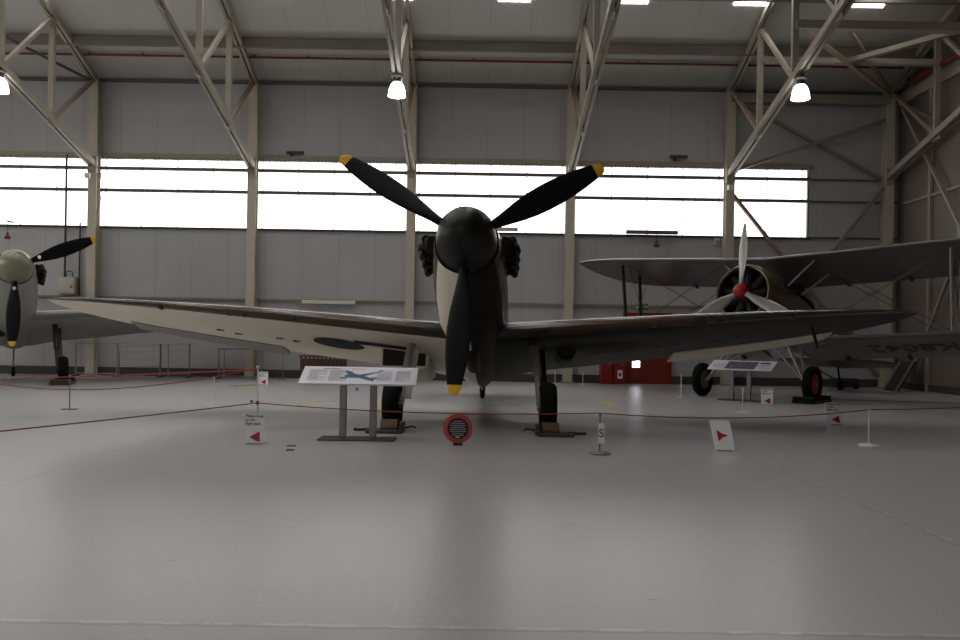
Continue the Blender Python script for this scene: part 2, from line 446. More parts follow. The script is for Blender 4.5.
def lampf(i, x, label, y=17.72, dz=0.0):
    z = zbot(y)-0.10+dz
    root = empty('pendant_lamp', (x, y, z-0.55), label=label, cat='lamp', group='bell lamps under the trusses')
    b = MB(); b.lathe([(0.01, 0.58), (0.055, 0.56), (0.055, 0.50), (0.13, 0.49), (0.14, 0.46), (0.085, 0.43), (0.085, 0.33), (0.10, 0.31)], axis='Z', n=24); b.build('lamp_housing', 'dark', root)
    b = MB(); prof = [(0.09, 0.33), (0.12, 0.30), (0.15, 0.24), (0.175, 0.15), (0.185, 0.06), (0.19, 0.04)]
    rings = prof + [(r-0.008, h) for r, h in prof[::-1]] + [prof[0]]
    b.lathe(rings, axis='Z', n=28); b.build('lamp_shade', 'lampglow', root)
    b = MB(); b.lathe([(0.01, 0.30), (0.06, 0.27), (0.07, 0.2), (0.04, 0.12), (0.005, 0.1)], axis='Z', n=16); b.build('bulb', 'bulbglow', root)
    return root
lampf(0, COLX[2], 'lit white bell lamp at the far left edge of the photo', dz=.06)
lampf(1, COLX[4], 'lit white bell lamp hanging above the left propeller blade', dz=.10)
lampf(2, COLX[6], 'lit white bell lamp hanging above the grey biplane', 17.4)

# bracing of the last bay -------------------------------------------------------
def brace(name, p0, p1, w, m, label, group='corner bay bracing'):
    b = MB(); b.bar(p0, p1, w, w*0.8); o = b.build(name, m); tag(o, label, 'bracing', group); return o
xa, xb = COLX[6], COLX[7]
brace('diagonal_brace', (xa+.14, 22.27, 7.7), (xb-.14, 22.27, 5.6), 0.10, 'steel2', 'brown upper diagonal brace falling towards the hall corner')
brace('diagonal_brace', (xa+.14, 22.13, 5.75), (xb-.14, 22.13, 7.15), 0.10, 'steel2', 'brown upper diagonal brace rising towards the hall corner')
brace('diagonal_brace', (xa+.14, 22.27, 5.1), (xb-.14, 22.27, 0.3), 0.11, 'steel2', 'brown lower diagonal brace crossing the last window pane')
brace('diagonal_brace', (xb-.14, 22.13, 5.35), (xa+.14, 22.13, 0.3), 0.11, 'steel2', 'brown lower diagonal brace falling away from the hall corner')
brace('tie_beam', (xa, 22.2, 7.66), (xb, 22.2, 7.66), 0.26, 'steel', 'cream eaves tie beam across the corner bay')
brace('tie_beam', (xa, 19.9, zbot(19.9)+1.72), (xb, 19.9, zbot(19.9)+1.72), 0.16, 'steel', 'cream lower tie beam between the last two trusses')
brace('tie_beam', (xa, 17.75, zbot(17.75)+1.16), (xb, 17.75, zbot(17.75)+1.16), 0.22, 'steel', 'cream upper tie beam between the last two trusses')
brace('roof_brace', (xa+0.1, 17.7, 7.9), (xb-0.15, 21.9, 7.75), 0.10, 'steel2', 'brown roof brace running to the hall corner')
brace('roof_brace', (8.81, 19.9, 7.92), (11.0, 18.9, 8.35), 0.14, 'steel', 'pale roof brace rising towards the gable wall')
brace('roof_brace', (8.5, 19.0, 8.34), (xb-0.1, 22.0, 7.9), 0.09, 'steel2', 'second brown roof brace high in the corner bay')
brace('roof_brace', (COLX[1]+0.2, 17.7, ztop(17.7)-0.1), (COLX[2], 22.0, 7.8), 0.07, 'girt', 'dark roof brace rod left of the leftmost visible truss', 'roof bracing')
gx = GX-0.16
brace('gable_brace', (gx, 22.0, 7.55), (gx, 19.9, 6.5), 0.10, 'steel2', 'brown short brace at the top of the gable wall', 'gable bracing')
brace('gable_brace', (gx, 21.9, 7.4), (gx, 19.2, 3.9), 0.08, 'steel', 'long thin cream brace down the gable wall', 'gable bracing')
brace('gable_brace', (gx, 19.1, 3.6), (gx, 21.3, 0.3), 0.08, 'steel', 'cream lower brace falling to the hall corner along the gable', 'gable bracing')
b = MB(); b.box((gx, 19.15, 3.75), (0.04, 0.34, 0.5)); tag(b.build('gusset_plate', 'steel'), 'cream gusset plate where the gable braces meet', 'plate')

# sprinkler pipes -----------------------------------------------------------------
root = empty('sprinkler_pipe', (-6, 21.35, 8.285), label='thin red sprinkler pipe under the roof along the long wall', cat='pipe')
b = MB(); b.tube([(LX+6.2, 0, 0), (GX+6-0.3, 0, 0)], 0.03, 8); b.build('pipe', 'redpipe', root)
for x in COLX[2:]:
    b = MB(); b.box((x+6-0.28, 0, 0.09), (1.0, 0.03, 0.03)); b.bar((x+6+0.22, 0, 0.1), (x+6+0.22, 0, -0.03), 0.03, 0.03); b.build('pipe_hanger', 'dark', root)
    b = MB(); b.bar((x+6+1.6, 0, 0.02), (x+6+1.6, 0, 0.12), 0.03, 0.03); b.build('sprinkler_head', 'redpipe', root)
b = MB(); b.tube([(GX-0.28, 21.4, 8.18), (GX-0.28, 21.4, 7.95), (GX-0.28, 21.3, 7.9), (GX-0.28, 6, 7.9)], 0.065, 10)
tag(b.build('sprinkler_main', 'redpipe'), 'thick red sprinkler main along the top of the gable wall', 'pipe')

# ------------------------------------------------------------------ fighter
def ring_fus(y, hw, zt, zb, n=48, e=2.25, zc=None):
    zc = (zt+zb)/2*0.6 if zc is None else zc
    out = []
    for k in range(n):
        a = 2*PI*k/n - PI/2
        ca, sa = math.cos(a), math.sin(a)
        xx = hw*math.copysign(abs(ca)**(2/e), ca)
        zz = (zt-zc if sa > 0 else zc-zb)*math.copysign(abs(sa)**(2/e), sa) + zc
        out.append((xx, y, zz))
    return out

AF = [1.0, .9, .78, .64, .5, .36, .25, .16, .09, .05, .02, .005]
def naca(xc, t):
    return 5*t*(0.2969*math.sqrt(xc) - 0.126*xc - 0.3516*xc*xc + 0.2843*xc**3 - 0.1015*xc**4)
def camber(xc, m=0.022, p=0.3):
    return m/p/p*(2*p*xc-xc*xc) if xc < p else m/(1-p)**2*((1-2*p)+2*p*xc-xc*xc)

class EllWing:
    semi = 5.76; c0 = 2.54; spar = 2.56
    def __init__(s, z0=-0.50, dih=4.9, inc=2.0): s.z0 = z0; s.dih = math.tan(math.radians(dih)); s.inc = inc
    def sec(s, ax):
        f = min(ax/s.semi, 0.9985)
        c = s.c0*(1-f**2.3)**0.5
        le = s.spar - 0.25*c
        fil = max(0.0, 1-(ax-0.40)/0.75); fil = min(1, fil)
        return c, le, s.z0 + (ax-0.4)*s.dih, 0.135 - 0.07*f, fil*fil
    def pt(s, ax, xc, up, sgn):
        c, le, z, t, fil = s.sec(ax)
        tw = math.radians(s.inc*(1-ax/s.semi*0.9))
        h = c*(camber(xc) + (naca(xc, t) if up else -naca(xc, t)))
        y = xc*c*(1+0.05*fil*xc)
        zz = h - math.sin(tw)*y - 0.04*fil*xc*xc
        return Vector((sgn*ax, le + y, z + zz))

def fighter(name, hub, yaw, label, cols, att=12.5, rear=1.0, blades=(29.8, 146.3, 267.0), prop_r=1.62, left_detail=True, nblade=3, brightle=False):
    a = math.radians(att)
    GYO = 1.6                                   # ground contact aft of hub
    dirx, diry = math.cos(yaw), math.sin(yaw)   # local x in plan; local y = (-sin, cos)
    base = Vector((hub[0] - math.sin(yaw)*GYO, hub[1] + math.cos(yaw)*GYO, 0))
    root = empty(name, base, yaw, label, 'aeroplane')
    XF = Matrix.Translation((0, -GYO, hub[2])) @ Matrix.Rotation(-a, 4, 'X')
    def lv(p): return XF @ Vector(p)
    def ys(y): return y if y < 4.6 else 4.6 + (y-4.6)*rear
    S = [(.13, .335, .335, -.335), (.3, .36, .365, -.40), (.6, .39, .40, -.49), (1.0, .42, .43, -.60), (1.5, .435, .45, -.69), (2.0, .445, .46, -.74),
         (2.6, .45, .50, -.76), (3.2, .455, .54, -.77), (3.8, .455, .56, -.76), (4.5, .44, .55, -.73), (5.3, .385, .50, -.64), (6.2, .30, .43, -.50), (7.2, .19, .36, -.36), (8.0, .10, .30, -.16), (8.45, .045, .26, -.02)]
    # resample for a smooth skin
    ring = []
    for (p, q) in zip(S, S[1:]):
        for t in (0, .33, .67): ring.append([p[i] + (q[i]-p[i])*t for i in range(4)])
    ring.append(list(S[-1]))
    n = 48
    def mf(i, j):
        ang = 360.0*(j+0.5)/n              # from the belly, counter-clockwise towards +x
        y = ring[i][0]
        lim = 62 if y < 2.0 else 70
        if ang < lim: return 2
        if ang > 360-lim: return 1
        return 0
    b = MB(XF); b.loft([ring_fus(ys(y), hw, zt, zb, n) for y, hw, zt, zb in ring], mf=mf)
    b.build('fuselage', [cols['top'], cols['under_l'], cols['under_r']], root)
    # spinner
    b = MB(XF); b.lathe([(.003, -.46), (.06, -.45), (.13, -.42), (.195, -.36), (.25, -.27), (.29, -.16), (.31, -.03), (.318, .10)], n=48); sp = b.build('spinner', cols['spinner'], root)
    b = MB(XF); b.lathe([(.28, .10), (.322, .10), (.322, .125), (.28, .125)], n=48); b.build('back_plate', 'dark', sp)
    for k in range(2):
        b = MB(XF); aa = math.radians(98+6*k); rr = .20+.035*k; b.lathe([(.002, -.008), (.010, -.006), (.012, .006)], o=(rr*math.cos(aa), -.355+.055*k, rr*math.sin(aa)), n=10); b.build('fastener', 'strut', sp)
    # blades
    for k in range(nblade):
        ang = math.radians(blades[k])
        er = Vector((math.cos(ang), 0, math.sin(ang))); et = Vector((-math.sin(ang), 0, math.cos(ang))); ey = Vector((0, 1, 0))
        sta = [(.14, .085, .05, 50), (.22, .09, .048, 48), (.32, .105, .042, 44), (.45, .155, .033, 36), (.6, .215, .027, 30), (.75, .256, .023, 26), (.9, .272, .02, 22), (1.05, .268, .017, 19), (1.2, .245, .014, 17), (1.32, .212, .012, 15), (1.42, .178, .010, 14), (1.48, .152, .009, 13)]
        tip = [(1.48, .152, .009, 13), (1.525, .135, .008, 13), (1.56, .10, .006, 13), (1.575, .06, .005, 13), (1.58, .02, .004, 13)]
        def rings_of(st):
            rr = []
            for r, c, t, pitch in st:
                r = r*prop_r/1.58
                th = -math.radians(pitch); ec = et*math.cos(th) + ey*math.sin(th); en = -et*math.sin(th) + ey*math.cos(th)
                rr.append([er*r + ec*(c/2*math.cos(2*PI*q/14) + 0.0*c) + en*t*math.sin(2*PI*q/14) for q in range(14)])
            return rr
        b = MB(XF); b.loft(rings_of(sta)); bl = b.build('propeller_blade', cols['blade'], root)
        b = MB(XF); b.loft(rings_of(tip)); b.build('blade_tip', 'yellow', bl, label='yellow blade tip')
        if cols.get('dots'):
            p = er*.46 + Vector((0, -.05, 0)); b = MB(XF); b.lathe([(.002, -.03), (.03, -.028), (.03, .03)], o=p, n=14); b.build('white_dot', 'card', bl, label='white dot on the blade root')
    # exhaust stacks
    for s in (-1, 1):
        b = MB(XF); b.box((s*.41, .98, .13), (.08, .95, .15)); ex = b.build('exhaust_stack', cols['exhaust'], root)
        for q in range(3):
            y0 = .58 + .31*q
            b = MB(XF)
            b.ell([(s*.37, y0-.03, .13), (s*.44, y0+.0, .13), (s*.49, y0+.06, .125), (s*.52, y0+.14, .115)], .05, .10, n=14)
            for z, xo in ((.20, .50), (.13, .535), (.05, .515)):
                b.tube([(s*.47, y0+.02, z), (s*(xo-.02), y0+.06, z-.004), (s*xo, y0+.15, z-.012)], [.055, .052, .042], 10)
            b.build('exhaust_stub', cols['exhaust'], ex)
    # wings
    W = EllWing()
    axs = [.25, .45, .65, .9, 1.2, 1.6, 2.0, 2.4, 2.8, 3.2, 3.6, 4.0, 4.3, 4.6, 4.85, 5.05, 5.25, 5.42, 5.55, 5.64, 5.70, 5.735, 5.752]
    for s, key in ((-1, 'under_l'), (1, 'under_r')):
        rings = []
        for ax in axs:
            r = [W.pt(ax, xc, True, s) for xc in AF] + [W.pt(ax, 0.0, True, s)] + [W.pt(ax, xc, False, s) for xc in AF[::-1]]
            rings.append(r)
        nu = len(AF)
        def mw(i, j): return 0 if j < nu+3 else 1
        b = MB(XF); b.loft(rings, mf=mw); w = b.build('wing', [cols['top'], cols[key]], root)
        if not left_detail and s < 0: pass
        # aileron
        b = MB(XF); ra = []
        dr = (0.05 if s > 0 else 0.042) if cols.get('guns') else 0.0
        for ax in (2.86, 3.2, 3.6, 4.0, 4.4, 4.75, 4.95):
            hu, hl = W.pt(ax, .80, True, s), W.pt(ax, .80, False, s)
            te = (W.pt(ax, 1.0, True, s) + W.pt(ax, 1.0, False, s))/2
            c = W.sec(ax)[0]
            te = te + Vector((0, 0.0, -dr*c/2))
            ra.append([hu + Vector((0, 0, -.006)), te + Vector((0, .03, .012)), te + Vector((0, .03, -.012)), hl + Vector((0, 0, -.012))])
        b.loft(ra, sm=False); b.build('aileron', cols['ail_r' if s > 0 else 'ail_l'], w)
        if not cols.get('guns'): continue
        for gxp in (2.26, 2.91, 3.11, 4.03):
            p = W.pt(gxp, 0.004, False, s)
            b = MB(XF); b.lathe([(.002, -.012), (.030, -.012), (.036, 0), (.036, .10)], o=p + Vector((0, 0, -.006)), n=14); b.build('gun_port', 'dark', w, label='dark gun port')
        for ex_, xc in ((2.5, .52), (2.72, .5), (3.33, .55), (3.55, .5)):
            p = W.pt(ex_, xc, False, s)
            b = MB(XF); b.box(p, (.10, .07, .012)); b.build('ejection_slot', 'well', w)
        # wheel well: flat patch on the lower skin, shade of the recess painted in
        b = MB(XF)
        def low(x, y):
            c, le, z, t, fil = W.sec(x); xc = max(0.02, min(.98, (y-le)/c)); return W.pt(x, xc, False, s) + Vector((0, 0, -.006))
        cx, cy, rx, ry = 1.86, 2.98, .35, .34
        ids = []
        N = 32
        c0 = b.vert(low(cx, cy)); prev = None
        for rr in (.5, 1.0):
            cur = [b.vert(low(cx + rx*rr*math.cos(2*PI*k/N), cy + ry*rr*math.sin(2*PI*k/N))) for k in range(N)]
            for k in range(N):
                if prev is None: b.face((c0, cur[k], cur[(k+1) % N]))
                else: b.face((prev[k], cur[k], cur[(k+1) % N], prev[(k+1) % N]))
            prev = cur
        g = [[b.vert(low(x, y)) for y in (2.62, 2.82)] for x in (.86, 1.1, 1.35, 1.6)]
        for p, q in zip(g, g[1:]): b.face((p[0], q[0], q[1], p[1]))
        b.build('wheel_well_shade', 'well', w)
    # radiator, oil cooler, intake
    r0 = W.pt(1.0, .36, False, -1)
    b = MB(XF)
    def rr(y, x0, x1, z0, z1): return [(x0, y, z0+.05), (x0+.05, y, z0), (x1-.05, y, z0), (x1, y, z0+.05), (x1, y, z1), (x0, y, z1)]
    zt = r0.z + .06
    b.loft([rr(2.95, -1.28, -.62, zt-.30, zt), rr(3.1, -1.29, -.61, zt-.34, zt), rr(3.7, -1.29, -.61, zt-.34, zt-.02), rr(4.3, -1.27, -.63, zt-.22, zt-.08)], sm=False)
    rad = b.build('radiator', cols['under_l'], root)
    b = MB(XF); b.box((-.95, 2.945, zt-.15), (.58, .02, .23)); b.build('radiator_face', 'well', rad)
    o0 = W.pt(1.24, .30, False, 1) if cols.get('guns') else W.pt(.9, .3, False, -1)
    ocx = 1.24 if cols.get('guns') else -.25
    if not cols.get('guns'): o0.z -= .12
    b = MB(XF); b.lathe([(.10, 2.80), (.125, 2.83), (.13, 2.95), (.13, 3.5), (.05, 3.9)], o=(ocx, 0, o0.z+.0), n=20); oc = b.build('oil_cooler', cols['under_r'], root)
    b = MB(XF); b.lathe([(.002, 2.79), (.10, 2.79), (.10, 2.81)], o=(ocx, 0, o0.z), n=20); b.build('cooler_face', 'well', oc)
    b = MB(XF); b.ell([(0, 2.05, -.72), (0, 2.3, -.75), (0, 2.8, -.77), (0, 3.2, -.74)], .10, .075, n=16, m=0); it = b.build('air_intake', cols['under_r'], root)
    b = MB(XF); b.ell([(0, 2.04, -.72), (0, 2.06, -.72)], .075, .055, n=16); b.build('intake_mouth', 'well', it)
    # canopy
    cs = [(2.75, .10, .50, .56), (3.0, .27, .47, .74), (3.3, .30, .46, .86), (3.8, .29, .46, .85), (4.3, .22, .48, .73), (4.7, .10, .5, .58)]
    b = MB(XF); b.loft([[(hw*math.cos(PI*k/12), ys(y), z0 + (z1-z0)*math.sin(PI*k/12)) for k in range(13)] for y, hw, z0, z1 in cs], closed=True); cn = b.build('canopy', 'glass', root)
    b = MB(XF)
    for y, hw, z0, z1 in cs[1:5]: b.tube([((hw+.006)*math.cos(PI*k/12), ys(y), z0 + (z1-z0+.006)*math.sin(PI*k/12)) for k in range(13)], .012, 6)
    b.build('canopy_frame', cols['top'], cn)
    # tail
    for s in (-1, 1):
        b = MB(XF)
        b.loft([[Vector((s*x, ys(7.95) + (xc-.45)*c, .34 + (1 if u else -1)*naca(xc, .09)*c)) for xc, u in [(q, True) for q in AF] + [(0, True)] + [(q, False) for q in AF[::-1]]]
                for x, c in ((.05, 1.2), (.5, 1.18), (1.0, 1.05), (1.35, .8), (1.52, .5), (1.6, .15))])
        b.build('tailplane', [cols['under_l'] if s < 0 else cols['under_r']], root)
    b = MB(XF)
    b.loft([[Vector(((1 if u else -1)*naca(xc, .09)*c, y0 + xc*c, z)) for xc, u in [(q, True) for q in AF] + [(0, True)] + [(q, False) for q in AF[::-1]]]
            for z, y0, c in ((.2, ys(7.5), 1.15), (.6, ys(7.72), 1.05), (1.0, ys(7.95), .85), (1.25, ys(8.15), .55), (1.33, ys(8.3), .2))])
    b.build('tail_fin', cols['top'], root)
    # main gear (in root space, wheels on the floor)
    for s in (-1, 1):
        top = lv(W.pt(.80, .22, False, s)) + Vector((0, 0, .05))
        wc = Vector((s*.945, 0.0, .305))
        ax = Vector((s*.845, .0, .305))
        b = MB(); mid = top.lerp(ax, .55)
        b.tube([top, mid], .058, 14); b.tube([mid, ax + Vector((0, 0, .02))], .040, 14)
        b.tube([ax + Vector((-s*.03, 0, 0)), wc + Vector((s*.05, 0, 0))], .045, 12)
        b.tube([top + Vector((0, .09, -.1)), mid + Vector((0, .07, 0)), mid.lerp(ax, .5) + Vector((0, .09, 0)), ax + Vector((0, .03, .05))], .016, 8)
        leg = b.build('undercarriage_leg', cols['leg'], root)
        b = MB(); po = .055 if s > 0 else .055
        p0 = top.lerp(ax, .12) + Vector((po, .03 if s > 0 else -.03, 0)); p1 = top.lerp(ax, .90) + Vector((po-.005, .03 if s > 0 else -.03, 0))
        b.bar(p0, p1, .13, .014, up=(0, 1, 0)); b.build('leg_fairing', cols['fair_l'] if s < 0 else cols['fair_r'], leg)
        b = MB(); prof = [(.14, -.07), (.20, -.095), (.255, -.10), (.288, -.075), (.302, -.03), (.305, 0), (.302, .03), (.288, .075), (.255, .10), (.20, .095), (.14, .07)]
        b.lathe(prof + [(.14, -.07)], o=wc, axis='X', n=40)
        wl = b.build('wheel', 'tyre', root)
        b = MB(); b.lathe([(.002, -.062), (.06, -.07), (.10, -.05), (.145, -.065), (.145, .065), (.10, .05), (.06, .07), (.002, .062)], o=wc, axis='X', n=28); b.build('wheel_hub', 'hub', wl)
    # tail wheel
    b = MB(); tp = lv((0, ys(7.3), -.36)); cy = tp.y + .28
    zc = .13
    b.tube([tp + Vector((0, 0, .1)), (0, tp.y+.05, tp.z-.02), (0, cy-.03, zc+.13)], .025, 10)
    for s in (-1, 1): b.bar((s*.045, cy-.03, zc+.13), (s*.05, cy, zc), .015, .05, up=(0, 1, 0))
    b.box((0, cy-.03, zc+.135), (.11, .06, .03))
    tw = b.build('tail_wheel', 'oleo', root)
    b = MB(); b.lathe([(.05, -.03), (.1, -.045), (.13, -.02), (.13, .02), (.1, .045), (.05, .03), (.05, -.03)], o=(0, cy, zc), axis='X', n=24); b.build('tail_tyre', 'tyre', tw)
    # pitot under the +x wing
    if cols.get('guns'):
        p = W.pt(4.5, .42, False, 1)
        b = MB(XF); b.ell([p + Vector((0, 0, .02)), p + Vector((.03, -.06, -.30))], .018, .035, up=(0, 1, 0)); b.tube([p + Vector((.03, -.30, -.31)), p + Vector((.03, .02, -.30))], .013, 8); b.build('pitot_tube', 'dark', root)
    b = MB(XF); b.tube([(0, ys(4.75), .5), (0, ys(4.85), 1.25)], [.028, .012], 8); b.build('aerial_mast', cols['top'], root)
    return root

spit = dict(top='camo', under_l='white', under_r='nightblack', spinner='spinner', blade='blade', exhaust='black', ail_l='greyail', ail_r='creamail',
            leg='oleo', fair_l='greyunder', fair_r='nightblack', guns=True)
fighter('fighter_aeroplane', (-0.085, 8.5, 2.14), math.radians(-2.2), 'camouflaged fighter with black spinner and one white, one black underwing', spit)
olv = dict(top='greygreen', under_l='greyunder', under_r='greyunder', spinner='olive', blade='blade', exhaust='black', ail_l='greyunder', ail_r='greyunder',
           leg='dark', fair_l='dark', fair_r='dark', guns=False, dots=True)
fighter('fighter_aeroplane', (-8.96, 16.2, 2.40), math.radians(29), 'grey-green fighter with olive spinner, cut by the left edge of the photo', olv, blades=(25.0, 145.0, 269.0), prop_r=1.6, rear=0.28)

# ------------------------------------------------------------------ biplane
def biplane():
    yaw = math.radians(-42); a = math.radians(12.5)
    hub = Vector((5.24, 16.29, 2.155)); GYO = .73
    base = Vector((hub.x - math.sin(yaw)*GYO, hub.y + math.cos(yaw)*GYO, 0))
    root = empty('biplane', base, yaw, 'grey biplane with red spinner beside the gable wall', 'aeroplane')
    XF = Matrix.Translation((0, -GYO, hub.z)) @ Matrix.Rotation(-a, 4, 'X')
    def lv(p): return XF @ Vector(p)
    S = [(.75, .56, .56, -.56), (1.1, .54, .55, -.58), (1.6, .50, .58, -.60), (2.2, .46, .62, -.60), (3.0, .42, .58, -.56), (3.8, .36, .50, -.48), (4.8, .26, .34, -.42), (5.8, .14, .18, -.34), (6.5, .05, .06, -.22)]
    b = MB(XF); b.loft([ring_fus(y, hw, zt, zb, 36, 2.1) for y, hw, zt, zb in S]); b.build('fuselage', 'gsilver', root)
    # cowling ring and collector
    prof = [(.49, .12), (.51, .06), (.54, .05), (.57, .10), (.60, .25), (.61, .5), (.60, .85), (.57, .95), (.55, .95), (.55, .3), (.51, .16), (.49, .14)]
    b = MB(XF); b.lathe(prof + [prof[0]], n=56); cw = b.build('cowling', 'ring', root)
    b = MB(XF); b.lathe([(.02, .42), (.54, .42), (.54, .5), (.02, .5)], n=40); eng = b.build('engine', 'black', root)
    for k in range(9):
        an = 2*PI*k/9 + PI/2; d = Vector((math.cos(an), 0, math.sin(an)))
        b = MB(XF)
        for q in range(7):
            r = .2 + .04*q; b.tube([d*r + Vector((0, .30, 0)), d*(r+.022) + Vector((0, .30, 0))], .085, 12)
        b.tube([d*.15 + Vector((0, .3, 0)), d*.5 + Vector((0, .3, 0))], .07, 12)
        b.tube([d*.15 + Vector((0.03, .17, 0)), d*.46 + Vector((0.03, .2, 0))], .012, 6)
        b.build('cylinder', 'dark', eng)
    b = MB(XF); b.lathe([(.02, .06), (.12, .07), (.17, .14), (.2, .3), (.2, .42)], n=28); b.build('gear_case', 'dark', eng)
    b = MB(XF); b.lathe([(.003, -.17), (.05, -.165), (.10, -.13), (.135, -.07), (.145, .0), (.145, .06), (.10, .07)], n=32); b.build('spinner', 'spred', root, label='red spinner')
    for k in range(3):
        ang = math.radians(93 + 120*k); R = 1.46
        er = Vector((math.cos(ang), 0, math.sin(ang))); et = Vector((-math.sin(ang), 0, math.cos(ang))); ey = Vector((0, 1, 0))
        sta = [(.10, .10, .05, 50), (.22, .13, .045, 46), (.35, .20, .035, 40), (.5, .24, .028, 34), (.7, .25, .022, 28), (.9, .23, .018, 24), (1.1, .195, .013, 28), (1.25, .13, .010, 26), (1.36, .085, .007, 25), (1.42, .02, .004, 25)]
        rr = []
        for r, c, t, pitch in sta:
            th = math.radians(pitch); ec = et*math.cos(th) + ey*math.sin(th); en = -et*math.sin(th) + ey*math.cos(th)
            rr.append([er*r + ec*c/2*math.cos(2*PI*q/14) + en*t*math.sin(2*PI*q/14) for q in range(14)])
        b = MB(XF); b.loft(rr); b.build('propeller_blade', 'gblade', root)
    # wings
    dih = math.tan(math.radians(3.0)); inc = math.radians(2.5)
    def wpt(ax, xc, up, s, semi, le0, z0, ch):
        u = ax/semi
        k = 1.0 if u < .72 else math.sqrt(max(0.0004, 1-((u-.72)/.28)**2))
        c = ch*(.12 + .88*k); le = le0 + ch*.34*(1-k)*.45
        h = c*(camber(xc, .03) + (1 if up else -.75)*naca(xc, .10))
        return Vector((s*ax, le + xc*c, z0 + ax*dih + h - math.sin(inc)*xc*c))
    UP = (4.78, .84, .90, 1.90); LO = (4.50, 1.45, -.66, 1.66)
    axs = [.0, .5, 1.0, 1.6, 2.2, 2.8, 3.3, 3.6, 3.85, 4.05, 4.2, 4.32, 4.42, 4.5, 4.56, 4.6, 4.62]
    wings = {}
    for nm, P in (('upper_wing', UP), ('lower_wing', LO)):
        for s in (-1, 1):
            rings = []
            for ax in axs:
                ax = min(max(ax*P[0]/4.62, .0 if nm == 'upper_wing' else .3), P[0]*.9995)
                rings.append([wpt(ax, xc, True, s, *P) for xc in AF] + [wpt(ax, 0, True, s, *P)] + [wpt(ax, xc, False, s, *P) for xc in AF[::-1]])
            if nm == 'lower_wing': rings = rings[1:]
            b = MB(XF); b.loft(rings); w = b.build(nm, 'silver', root); wings[nm, s] = w
            # aileron hinge gap strip below the trailing edge
            for xx in (1.15, 2.35):
                b = MB(XF); p = wpt(xx, .93, False, s, *P); b.box(p + Vector((0, 0, -.03)), (.05, .22, .07)); b.build('hinge_bracket', 'dark', w)
    # serial under the +x lower wing, tops of the letters towards the trailing edge
    p0 = wpt(2.56, .50, False, 1, *LO) + Vector((0, 0, -.012))
    d = (wpt(3.4, .5, False, 1, *LO) - wpt(2.0, .5, False, 1, *LO)).normalized()
    u = (wpt(2.7, .8, False, 1, *LO) - wpt(2.7, .2, False, 1, *LO)).normalized()
    nx = (-d).cross(u).normalized()
    mt = Matrix((( -d.x, u.x, nx.x, p0.x), (-d.y, u.y, nx.y, p0.y), (-d.z, u.z, nx.z, p0.z), (0, 0, 0, 1)))
    text('K8042', .80, 'letter', 'serial_lettering', wings['lower_wing', 1], XF @ mt @ Matrix.Diagonal((.76, .95, 1, 1)), thick=.004)
    # struts
    for s in (-1, 1):
        for xu, xl, yu, yl in ((3.52, 3.52, .15, .13), (3.52, 3.52, .57, .58)) if s < 0 else ((3.36, 3.36, .15, .13), (3.36, 3.36, .57, .58)):
            p, q = wpt(xu, yu, False, s, *UP), wpt(xl, yl, True, s, *LO)
            b = MB(XF); b.ell([p, q], .030, .06, up=(0, 1, 0)); b.build('interplane_strut', 'strut' if s > 0 else 'dark', root)
        for xu, yu, xf_, yf, zf in ((.95, .15, .42, 1.25, .45), (.95, .60, .42, 2.0, .45)):
            p, q = wpt(xu, yu, False, s, *UP), Vector((s*xf_, yf, zf))
            b = MB(XF); b.ell([p, q], .018, .034, up=(0, 1, 0)); b.build('cabane_strut', 'strut', root)
        for (p, q) in ((wpt(3.36, .16, False, s, *UP), Vector((s*.5, 1.75, -.5))), (wpt(3.36, .20, False, s, *UP), Vector((s*.5, 1.85, -.5))),
                       (wpt(3.36, .14, True, s, *LO), wpt(1.0, .16, False, s, *UP)), (wpt(3.36, .64, True, s, *LO), wpt(1.0, .62, False, s, *UP)),
                       (wpt(3.36, .16, False, s, *UP), wpt(3.36, .64, True, s, *LO)), (wpt(3.36, .66, False, s, *UP), wpt(3.36, .14, True, s, *LO))):
            b = MB(XF); b.tube([p, q], .008, 5); b.build('bracing_wire', 'wire', root)
        # undercarriage
        wc = Vector((s*1.145, 0, .355))
        top = lv((s*.42, 1.15, -.55)); ax = wc + Vector((-s*.12, 0, 0))
        b = MB(); b.ell([top, ax], .03, .055, up=(0, 1, 0)); b.ell([top + Vector((0, .8, .02)), ax + Vector((0, .04, .05))], .022, .035, up=(0, 1, 0)); b.tube([ax, wc + Vector((s*.08, 0, 0))], .035, 10)
        b.ell([lv((0, 1.35, -.60)), ax], .018, .03, up=(0, 1, 0))
        b.build('undercarriage_leg', 'strut', root)
        b = MB(); prof = [(.2, -.06), (.27, -.09), (.32, -.085), (.345, -.05), (.355, 0), (.345, .05), (.32, .085), (.27, .09), (.2, .06)]
        b.lathe(prof + [prof[0]], o=wc, axis='X', n=36); wl = b.build('wheel', 'tyre', root)
        b = MB(); b.lathe([(.002, -.07), (.08, -.08), (.21, -.05), (.21, .05), (.08, .08), (.002, .07)], o=wc, axis='X', n=28); b.build('wheel_hub', 'redhub' if s > 0 else 'hub', wl)
    # tail
    for s in (-1, 1):
        b = MB(XF)
        b.loft([[Vector((s*x, 5.55 + (xc-.35)*c, -.24 + (1 if u else -1)*naca(xc, .08)*c)) for xc, u in [(q, True) for q in AF] + [(0, True)] + [(q, False) for q in AF[::-1]]]
                for x, c in ((.0, 1.1), (.5, 1.08), (.95, .95), (1.2, .7), (1.32, .4), (1.37, .12))]); b.build('tailplane', 'silver', root)
    b = MB(XF)
    b.loft([[Vector(((1 if u else -1)*naca(xc, .08)*c, y0 + xc*c, z)) for xc, u in [(q, True) for q in AF] + [(0, True)] + [(q, False) for q in AF[::-1]]]
            for z, y0, c in ((-.1, 5.3, 1.3), (.3, 5.5, 1.2), (.7, 5.75, 1.0), (.95, 6.0, .65), (1.05, 6.2, .2))]); b.build('tail_fin', 'silver', root)
